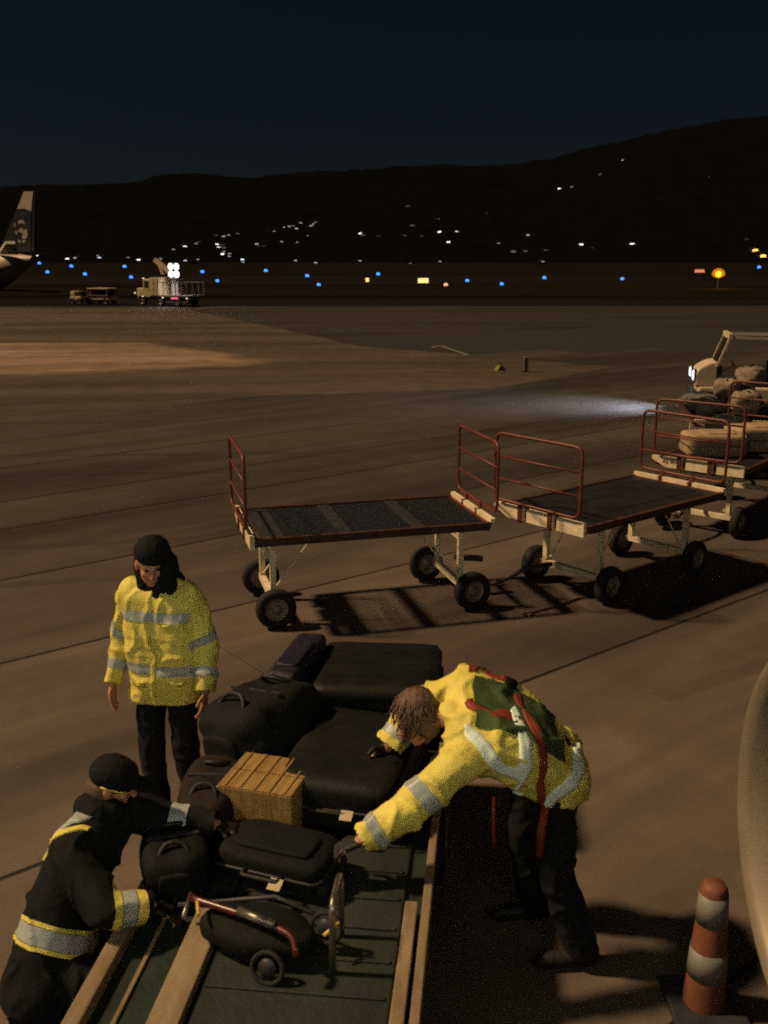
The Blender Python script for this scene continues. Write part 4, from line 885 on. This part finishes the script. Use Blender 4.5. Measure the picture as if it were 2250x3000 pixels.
bm = fuse(bm, .0065, 2); bm.transform(inv); obj('body', bm, 'skin', t, True)
eyes(t, lambda x, y, z: inv @ P_(x, y, z))
bm = new(); stack(bm, [(Pa(0, .0, .815), .115, .140), (Pa(0, .015, 1.0), .105, .138), (Pa(0, .015, 1.2), .12, .138), (Pa(0, .0, 1.36), .135, .122), (Pa(0, -.01, 1.44), .145, .070), (Pa(0, -.01, 1.49), .06, .06)], Rt)
for a, b, c in ((shR, eR, wR), (shL, eL, wL)): cap(bm, a, b, .092, .078); cap(bm, b, b.lerp(c, 1.02), .078, .060)
jk = fuse(bm, .011, 5, (.012, 6.5, 3.0)); jk.transform(inv)
hem = inv @ Pa(0, 0, .80)
bmesh.ops.bisect_plane(jk, geom=jk.verts[:] + jk.edges[:] + jk.faces[:], plane_co=hem, plane_no=(0.05, 0, -1), clear_outer=True)
for b, c in ((eR, wR), (eL, wL)): cuff(jk, inv @ b, inv @ c)
jo = obj('jacket', jk.copy(), 'hivis', t, True)
T_ = lambda v: inv @ v
tor = lambda c: abs((c - inv @ base).dot(Rt)) < .268
band(jk, T_(Pa(0, 0, .80)), T_(Pa(0, 0, 1.45)), .285, .375, .33, .004, 'reflective_band', 'reflective', jo, lambda c: abs((c - inv @ base).dot(Rt)) < .245)
band(jk, T_(Pa(0, 0, .80)), T_(Pa(0, 0, 1.45)), .760, .850, .33, .004, 'reflective_band', 'reflective', jo, lambda c: abs((c - inv @ base).dot(Rt)) < .225)
for a, b, c in ((shR, eR, wR), (shL, eL, wL)):
    band(jk, T_(a), T_(b), .74, .92, .125, .004, 'reflective_band', 'reflective', jo); band(jk, T_(b), T_(c), .50, .70, .105, .004, 'reflective_band', 'reflective', jo)
bv = BVHTree.FromBMesh(jk)
ribbon(bv, [T_(Pa(.0, .20, 1.24)), T_(Pa(.005, .20, 1.1)), T_(Pa(.01, .20, .84))], .035, .008, 'zip_flap', 'hivis', jo)
for sg in (-1, 1): ribbon(bv, [T_(Pa(sg * .06, .3, .915)), T_(Pa(sg * .13, .3, .93)), T_(Pa(sg * .20, .2, .925))], .05, .007, 'pocket_flap', 'hivis', jo)
bm = new(); ell(bm, Pa(.015, -.055, 1.55), (.118, .118, .130)); cap(bm, Pa(.0, .02, 1.46), Pa(0, .085, 1.34), .075, .035); cap(bm, Pa(-.06, -.06, 1.47), Pa(.06, -.06, 1.47), .085, .085); ell(bm, hc + Vector((0, 0, .045)) - F * .050, (.116, .100, .112)); cap(bm, hc - F * .03 - Rt * .075 + Vector((0, 0, -.02)), Pa(-.09, .03, 1.46), .052, .06); cap(bm, hc - F * .03 + Rt * .075 + Vector((0, 0, -.02)), Pa(.09, .03, 1.46), .045, .055)
hd_ = fuse(bm, .011, 4, (.006, 9, 8.0)); hd_.transform(inv); obj('hood', hd_, 'dark_cloth', t, True)
bm = new(); up_ = rot_ @ Vector((0, 0, 1)); fw_ = rot_ @ Vector((0, 1, 0)); ell(bm, hc + up_ * .080 - fw_ * .004, (.094, .104, .066), rot_); cap(bm, hc + up_ * .062 + fw_ * .062 - Rt * .040, hc + up_ * .062 + fw_ * .062 + Rt * .040, .026, .026)
bn = fuse(bm, .009, 3, (.003, 14, 5)); bn.transform(inv); obj('knit_cap', bn, 'dark_cloth', t, True)
bm = new(); stack(bm, [(Pa(0, 0, .90), .075, .122), (Pa(0, 0, .99), .07, .12)], Rt)
for a, b, c in ((hipR, kR, aR), (hipL, kL, aL)): cap(bm, a, b, .108, .085); cap(bm, b, c + Vector((0, 0, -.02)), .085, .075)
tr_ = fuse(bm, .013, 5, (.009, 8, 11)); tr_.transform(inv); obj('trousers', tr_, 'trouser', t, True)
for a in (aR, aL): boot(t, inv @ Vector((a.x, a.y, 0)), F + Rt * (.25 if a is aR else -.25))

# --- the worker leaning over the luggage
t = thing('person', 'worker in yellow jacket with red straps bent over the luggage', 'person', (.80, 4.35, 0)); inv = Matrix.Translation((-.80, -4.35, 0))
hipN, hipF = Vector((.80, 4.22, 1.00)), Vector((.80, 4.46, 1.02)); shN, shF = Vector((.38, 4.04, 1.20)), Vector((.42, 4.44, 1.36))
eN, wN = Vector((.12, 3.93, 1.00)), Vector((-.10, 3.86, .885)); eF, wF = Vector((.16, 4.62, 1.16)), Vector((.02, 4.52, 1.00))
kN, kF = Vector((.84, 4.16, .52)), Vector((.72, 4.48, .53)); aN, aF = Vector((.98, 4.14, .09)), Vector((.80, 4.50, .09))
neck = Vector((.31, 4.23, 1.31)); hc = Vector((.155, 4.25, 1.285)); hf = Vector((-.80, -.36, -.50)); hup = Vector((-.45, .05, .85))
bm = new(); P_, rot_ = head_prims(bm, hc, hf, hup); cap(bm, neck, hc - Vector(hf).normalized() * .02, .056, .054)
side = (shF - shN).normalized(); hs = (hipF - hipN).normalized()
mid = lambda f, dz=0: (hipN + hipF) / 2 * (1 - f) + (shN + shF) / 2 * f + Vector((0, 0, dz))
for f in range(0, 11):
    f /= 10; sd = hs.lerp(side, f).normalized(); c = mid(f, .05 * math.sin(math.pi * f)); cap(bm, c - sd * (.08 + .05 * f), c + sd * (.08 + .05 * f), .10 - .02 * f, .10 - .02 * f)
for a, b, c in ((shN, eN, wN), (shF, eF, wF)): cap(bm, a, b, .05, .042); cap(bm, b, c, .042, .03)
for a, b, c in ((hipN, kN, aN), (hipF, kF, aF)): cap(bm, a, b, .08, .056); cap(bm, b, c, .053, .030); cap(bm, c, c + Vector((-.12, -.02, -.04)), .02, .018)
hand_prims(bm, wN, Vector((-.95, -.10, -.35)), Vector((-.3, 0, -1)), Vector((0, 1, 0)), .8); hand_prims(bm, wF, Vector((-.7, -.4, -.75)), Vector((-.3, -.4, -.4)), Vector((-.5, 0, .5)), .8)
gl_ = []
for q_ in range(2):
    g_ = new()
    if q_ == 0: hand_prims(g_, wN, Vector((-.95, -.10, -.35)), Vector((-.3, 0, -1)), Vector((0, 1, 0)), .8, 1.14)
    else: hand_prims(g_, wF, Vector((-.7, -.4, -.75)), Vector((-.3, -.4, -.4)), Vector((-.5, 0, .5)), .8, 1.14)
    g_ = fuse(g_, .006, 2); g_.transform(inv); obj('glove', g_, 'boot', t, True)

bm = fuse(bm, .0065, 2); bm.transform(inv); obj('body', bm, 'skin', t, True)
eyes(t, lambda x, y, z: inv @ P_(x, y, z))
bm = new()
for f in range(-3, 21):
    f /= 20; sd = hs.lerp(side, max(f, 0)).normalized(); c = mid(f, .05 * math.sin(math.pi * max(f, 0))); h_ = .115 + .05 * f; r_ = .148 - .035 * f + .02 * math.sin(math.pi * f); cap(bm, c - sd * h_, c + sd * h_, r_, r_, 14)
cap(bm, mid(1.0), neck + Vector((.02, 0, 0)), .10, .075)
for a, b, c in ((shN, eN, wN), (shF, eF, wF)): cap(bm, a, b, .100, .082); cap(bm, b, b.lerp(c, 1.08), .082, .064)
jk = fuse(bm, .011, 5, (.015, 6.5, 17.0)); jk.transform(inv)
for b, c in ((eN, wN), (eF, wF)): cuff(jk, inv @ b, inv @ c)
jo = obj('jacket', jk.copy(), 'hivis', t, True); bv = BVHTree.FromBMesh(jk)
for a, b, c in ((shN, eN, wN), (shF, eF, wF)):
    band(jk, inv @ a, inv @ b, .66, .86, .125, .004, 'reflective_band', 'reflective', jo); band(jk, inv @ b, inv @ c, .60, .80, .105, .004, 'reflective_band', 'reflective', jo)
Q = lambda f, s, dz=.3: inv @ (mid(f) + hs.lerp(side, max(0, min(1, f))) * s + Vector((0, 0, dz)))       # a spot above the back
ribbon(bv, [inv @ (shN + Vector((-.02, -.02, .20))), Q(.80, -.26, .10), Q(.60, -.30, .05), Q(.38, -.31, .06)], .062, .007, 'shoulder_band', 'reflective_lit', jo)
ribbon(bv, [Q(.42, -.10, .30), Q(.40, -.22, .20), Q(.38, -.32, .05), Q(.44, -.36, -.08), Q(.50, -.34, -.2)], .062, .009, 'waist_band', 'reflective_lit', jo)
ribbon(bv, [Q(-.06, -.02, .2) + Vector((.15, 0, 0)), Q(-.06, -.16, .1) + Vector((.1, 0, 0)), Q(-.02, -.30, .0), Q(.04, -.34, -.1)], .065, .008, 'hem_band', 'reflective_lit', jo)
# green vest on the back with red webbing
vs = jk.copy(); a_ = inv @ mid(0); b_ = inv @ mid(1); x = (b_ - a_)
for co_, no_ in ((a_ + x * .16, -x), (a_ + x * 1.10, x), (a_ - side * .17, -side), (a_ + x + side * .17, side)):
    bmesh.ops.bisect_plane(vs, geom=vs.verts[:] + vs.edges[:] + vs.faces[:], plane_co=co_, plane_no=no_, clear_outer=True)
vs.normal_update(); bmesh.ops.delete(vs, geom=[f for f in vs.faces if (f.calc_center_median() - a_).dot(x.cross(side)) * (1 if x.cross(side).z > 0 else -1) < 0], context='FACES'); vs.normal_update()
for v, n_ in [(v, v.normal.copy()) for v in vs.verts]: v.co += n_ * .009
vo = obj('safety_vest', vs, 'vest_green', t, True)
ribbon(bv, [Q(1.02, -.10), Q(.80, -.13), Q(.58, -.15), Q(.44, -.15)], .066, .010, 'webbing_strap', 'strap_red', vo)
ribbon(bv, [Q(1.0, .14), Q(.88, .15), Q(.80, .16)], .060, .010, 'webbing_strap', 'strap_red', vo); ribbon(bv, [Q(.74, .16), Q(.62, .15), Q(.55, .14)], .060, .010, 'webbing_strap', 'strap_red', vo)
ribbon(bv, [Q(.34, .02), Q(.30, -.10), Q(.24, -.20, .2), Q(.18, -.30, .05), Q(.14, -.33, -.15)], .050, .010, 'webbing_strap', 'strap_red', vo)
ribbon(bv, [Q(.46, .16), Q(.36, .05), Q(.32, -.04)], .05, .008, 'webbing_strap', 'case_black', vo); ribbon(bv, [Q(.40, -.16, .3), Q(.36, -.02), Q(.42, .16)], .09, .007, 'waist_belt', 'case_black', vo)
q_ = Q(.14, -.33, -.15); h2 = bv.find_nearest(q_)[0]; bm = new(); tube(bm, [h2, h2 + Vector((-.02, -.03, -.10)), h2 + Vector((-.025, -.03, -.24))], [.02, .022, .018], 8); obj('hanging_strap', bm, 'strap_red', vo, True)
h3 = inv @ Vector((.50, 3.98, 1.03)); bm = new(); tube(bm, [h3, h3 + Vector((.0, -.01, -.15)), h3 + Vector((.01, 0, -.26))], .009, 6); obj('hanging_cord', bm, 'strap_red', vo, True)
bm = new(); up_ = rot_ @ Vector((0, 0, 1)); fw_ = rot_ @ Vector((0, 1, 0)); rt_ = rot_ @ Vector((1, 0, 0))
ell(bm, hc + up_ * .052 - fw_ * .030, (.092, .104, .090), rot_); ell(bm, hc - fw_ * .075 - up_ * .02, (.085, .06, .09), rot_)
for s_ in (-1, 1): ell(bm, hc + rt_ * s_ * .064 - fw_ * .022 - up_ * .020, (.034, .066, .082), rot_); cap(bm, hc + rt_ * s_ * .070 - fw_ * .05 - up_ * .04, hc + rt_ * s_ * .066 - fw_ * .06 + Vector((-.02, 0, -.14)), .036, .016)
rnd_ = random.Random(4)
for i in range(46):
    a = rnd_.uniform(-1.5, 1.5); e_ = rnd_.uniform(-.2, 1.0); d_ = (rt_ * math.sin(a) * math.cos(e_) + up_ * math.sin(e_ + .3) - fw_ * math.cos(a) * .8).normalized(); p0 = hc + up_ * .02 + d_ * .085; p1 = p0 + (d_ * .2 + Vector((rnd_.uniform(-.5, .2), rnd_.uniform(-.4, .4), -.7))) * rnd_.uniform(.04, .085); cap(bm, p0, p1, .011, .004, 6)
for s_ in (-1, 1):
    for i in range(6): p0 = hc + rt_ * s_ * .078 + fw_ * (.03 - .018 * i) + up_ * .03; cap(bm, p0, p0 + Vector((rnd_.uniform(-.04, .01), rnd_.uniform(-.02, .02), -.09 - rnd_.random() * .05)), .013, .005, 6)
hr = fuse(bm, .007, 1, (.003, 26, 3)); hr.transform(inv); obj('hair', hr, 'hair', t, True)
bm = new(); stack(bm, [((hipN + hipF) / 2 + Vector((.03, 0, -.10)), .08, .125), ((hipN + hipF) / 2 + Vector((0.02, 0, .02)), .08, .125)], hs)
for a, b, c in ((hipN, kN, aN), (hipF, kF, aF)): cap(bm, a, b, .118, .088); cap(bm, b, c, .088, .078)
tr_ = fuse(bm, .013, 5, (.010, 8, 23)); tr_.transform(inv); obj('trousers', tr_, 'trouser', t, True)
for a in (aN, aF): boot(t, inv @ Vector((a.x, a.y, 0)), Vector((-1, -.1, 0)))

bm = new(); rnd_ = random.Random(9); hb = hc + up_ * .035 - fw_ * .02
for i in range(170):
    a, e_ = rnd_.uniform(-2.6, 2.6), rnd_.uniform(-.35, 1.35); d_ = rt_ * math.sin(a) * math.cos(e_) + up_ * math.sin(e_) - fw_ * math.cos(a) * math.cos(e_); p0 = hb + d_ * .088
    tg_ = (Vector((rnd_.uniform(-.5, .1), rnd_.uniform(-.3, .3), -1)) - d_ * 0.2); tg_ = (tg_ - d_ * tg_.dot(d_) * .9).normalized(); L_ = rnd_.uniform(.05, .12)
    tube(bm, [inv @ p0, inv @ (p0 + tg_ * L_ * .5 + d_ * .014), inv @ (p0 + tg_ * L_ + d_ * .004 + Vector((0, 0, -.01)))], [.0042, .0036, .0015], 4)
obj('loose_hair', bm, 'hair', t, True)

# --- the crouching worker
t = thing('person', 'crouching worker in dark jacket and cap reaching onto the loader', 'person', (-1.37, 3.66, 0)); t.scale = (.95, .95, .97); inv = Matrix.Translation((1.40, -3.62, 0))
hipN, hipF = Vector((-1.44, 3.40, .56)), Vector((-1.44, 3.66, .56)); shN, shF = Vector((-1.36, 3.60, .97)), Vector((-1.24, 4.00, .98))
eN, wN = Vector((-1.16, 3.42, .84)), Vector((-.99, 3.50, .80)); eF, wF = Vector((-1.02, 3.98, .92)), Vector((-.78, 3.98, .90))
kN, kF = Vector((-1.20, 3.36, .50)), Vector((-1.22, 3.78, .52)); aN, aF = Vector((-1.46, 3.36, .10)), Vector((-1.44, 3.74, .10))
neck = Vector((-1.29, 3.84, 1.05)); hc = Vector((-1.235, 3.90, 1.165)); hf = Vector((.90, .10, -.34)); hup = Vector((.25, .05, .95))
side = (shF - shN).normalized(); hs = (hipF - hipN).normalized()
bm = new(); P_, rot_ = head_prims(bm, hc, hf, hup); cap(bm, neck, hc - Vector(hf).normalized() * .02, .058, .055)
for f in range(0, 11):
    f /= 10; sd = hs.lerp(side, f).normalized(); c = mid(f); cap(bm, c - sd * (.08 + .05 * f), c + sd * (.08 + .05 * f), .10 - .02 * f, .10 - .02 * f)
for a, b, c in ((shN, eN, wN), (shF, eF, wF)): cap(bm, a, b, .05, .042); cap(bm, b, c, .042, .03)
for a, b, c in ((hipN, kN, aN), (hipF, kF, aF)): cap(bm, a, b, .08, .056); cap(bm, b, c, .053, .030); cap(bm, c, c + Vector((.12, 0, -.05)), .02, .018)
hand_prims(bm, wN, Vector((.8, .1, -.35)), Vector((.2, 0, -1)), Vector((0, 1, 0)), .7); hand_prims(bm, wF, Vector((.95, .05, -.25)), Vector((0, 0, -1)), Vector((0, -1, 0)), .6)
gl_ = []
for q_ in range(2):
    g_ = new()
    if q_ == 0: hand_prims(g_, wN, Vector((.8, .1, -.35)), Vector((.2, 0, -1)), Vector((0, 1, 0)), .7, 1.14)
    else: hand_prims(g_, wF, Vector((.95, .05, -.25)), Vector((0, 0, -1)), Vector((0, -1, 0)), .6, 1.14)
    g_ = fuse(g_, .006, 2); g_.transform(inv); obj('glove', g_, 'boot', t, True)

bm = fuse(bm, .0065, 2); bm.transform(inv); obj('body', bm, 'skin', t, True)
eyes(t, lambda x, y, z: inv @ P_(x, y, z))
bm = new()
for f in range(-4, 21):
    f /= 20; sd = hs.lerp(side, max(f, 0)).normalized(); c = mid(f) + Vector((-.03 * math.sin(math.pi * max(f, 0)), 0, 0)); h_ = .115 + .055 * f; r_ = .150 - .035 * f; cap(bm, c - sd * h_, c + sd * h_, r_, r_, 14)
cap(bm, mid(1.0), neck, .11, .085)
for a, b, c in ((shN, eN, wN), (shF, eF, wF)): cap(bm, a, b, .100, .080); cap(bm, b, b.lerp(c, 1.04), .080, .062)
jk = fuse(bm, .011, 5, (.014, 6.5, 29.0)); jk.transform(inv)
for b, c in ((eN, wN), (eF, wF)): cuff(jk, inv @ b, inv @ c)
jo = obj('jacket', jk.copy(), 'dark_cloth', t, True); bv = BVHTree.FromBMesh(jk)
band(jk, inv @ hipN.lerp(hipF, .5), inv @ shN.lerp(shF, .5), .06, .20, .30, .006, 'waist_band', 'reflective', jo)
band(jk, inv @ hipN.lerp(hipF, .5), inv @ shN.lerp(shF, .5), .02, .055, .30, .006, 'yellow_trim', 'hivis', jo); band(jk, inv @ hipN.lerp(hipF, .5), inv @ shN.lerp(shF, .5), .205, .24, .30, .006, 'yellow_trim', 'hivis', jo)
band(jk, inv @ eN, inv @ wN, .30, .62, .11, .005, 'cuff_band', 'reflective', jo); band(jk, inv @ eN, inv @ wN, .64, .86, .11, .005, 'yellow_trim', 'hivis', jo); band(jk, inv @ eN, inv @ wN, .10, .28, .11, .005, 'yellow_trim', 'hivis', jo)
band(jk, inv @ eF, inv @ wF, .10, .45, .11, .005, 'cuff_band', 'reflective', jo)
ribbon(bv, [inv @ Vector((-1.52, 3.66, 1.02)), inv @ Vector((-1.42, 3.70, 1.12)), inv @ Vector((-1.30, 3.74, 1.14))], .085, .008, 'shoulder_band', 'reflective', jo); ribbon(bv, [inv @ Vector((-1.50, 3.60, .98)), inv @ Vector((-1.40, 3.63, 1.08)), inv @ Vector((-1.28, 3.66, 1.10))], .03, .008, 'yellow_trim', 'hivis', jo)
bm = new(); up_ = rot_ @ Vector((0, 0, 1)); fw_ = rot_ @ Vector((0, 1, 0)); rt_ = rot_ @ Vector((1, 0, 0))
ell(bm, hc + up_ * .050 - fw_ * .008, (.100, .118, .088), rot_); ell(bm, hc + up_ * .035 + fw_ * .125, (.078, .085, .012), rot_)
cpb = fuse(bm, .009, 2, (.002, 12, 2)); cpb.transform(inv); co = obj('cap', cpb, 'dark_cloth', t, True)
bm = new(); ell(bm, inv @ (hc + up_ * .138 - fw_ * .008), (.012, .012, .008)); obj('cap_button', bm, 'dark_cloth', co, True)
bm = new(); tube(bm, [inv @ (hc + rt_ * (.088 * s1) + fw_ * y1 + up_ * (.012)) for s1, y1 in ((1.02, -.05), (1.0, .04), (.75, .085))], .005, 6); tube(bm, [inv @ (hc + rt_ * (.088 * s1) + fw_ * y1 + up_ * (.012)) for s1, y1 in ((-1.02, -.05), (-1.0, .04), (-.75, .085))], .005, 6); obj('glasses', bm, 'tag_yellow', t, True)
bm = new(); ell(bm, hc - fw_ * .04 - up_ * .03, (.084, .075, .075), rot_); hr = fuse(bm, .009, 1, (.003, 22, 3)); hr.transform(inv); obj('hair', hr, 'hair', t, True)
bm = new(); cap(bm, neck - side * .05, neck + side * .05, .082, .082); cap(bm, neck + Vector((.05, 0, .01)), neck + Vector((-.04, 0, .02)), .07, .08); cl = fuse(bm, .011, 3, (.005, 12, 2)); cl.transform(inv); obj('collar', cl, 'dark_cloth', t, True)
bm = new(); stack(bm, [((hipN + hipF) / 2 + Vector((0, 0, -.08)), .08, .125), ((hipN + hipF) / 2 + Vector((.02, 0, .02)), .08, .12)], hs)
for a, b, c in ((hipN, kN, aN), (hipF, kF, aF)): cap(bm, a, b, .118, .09); cap(bm, b, c, .09, .078)
tr_ = fuse(bm, .013, 5, (.010, 8, 31)); tr_.transform(inv); obj('trousers', tr_, 'trouser', t, True)
for a in (aN, aF): boot(t, inv @ Vector((a.x, a.y, 0)), Vector((1, 0, 0)))
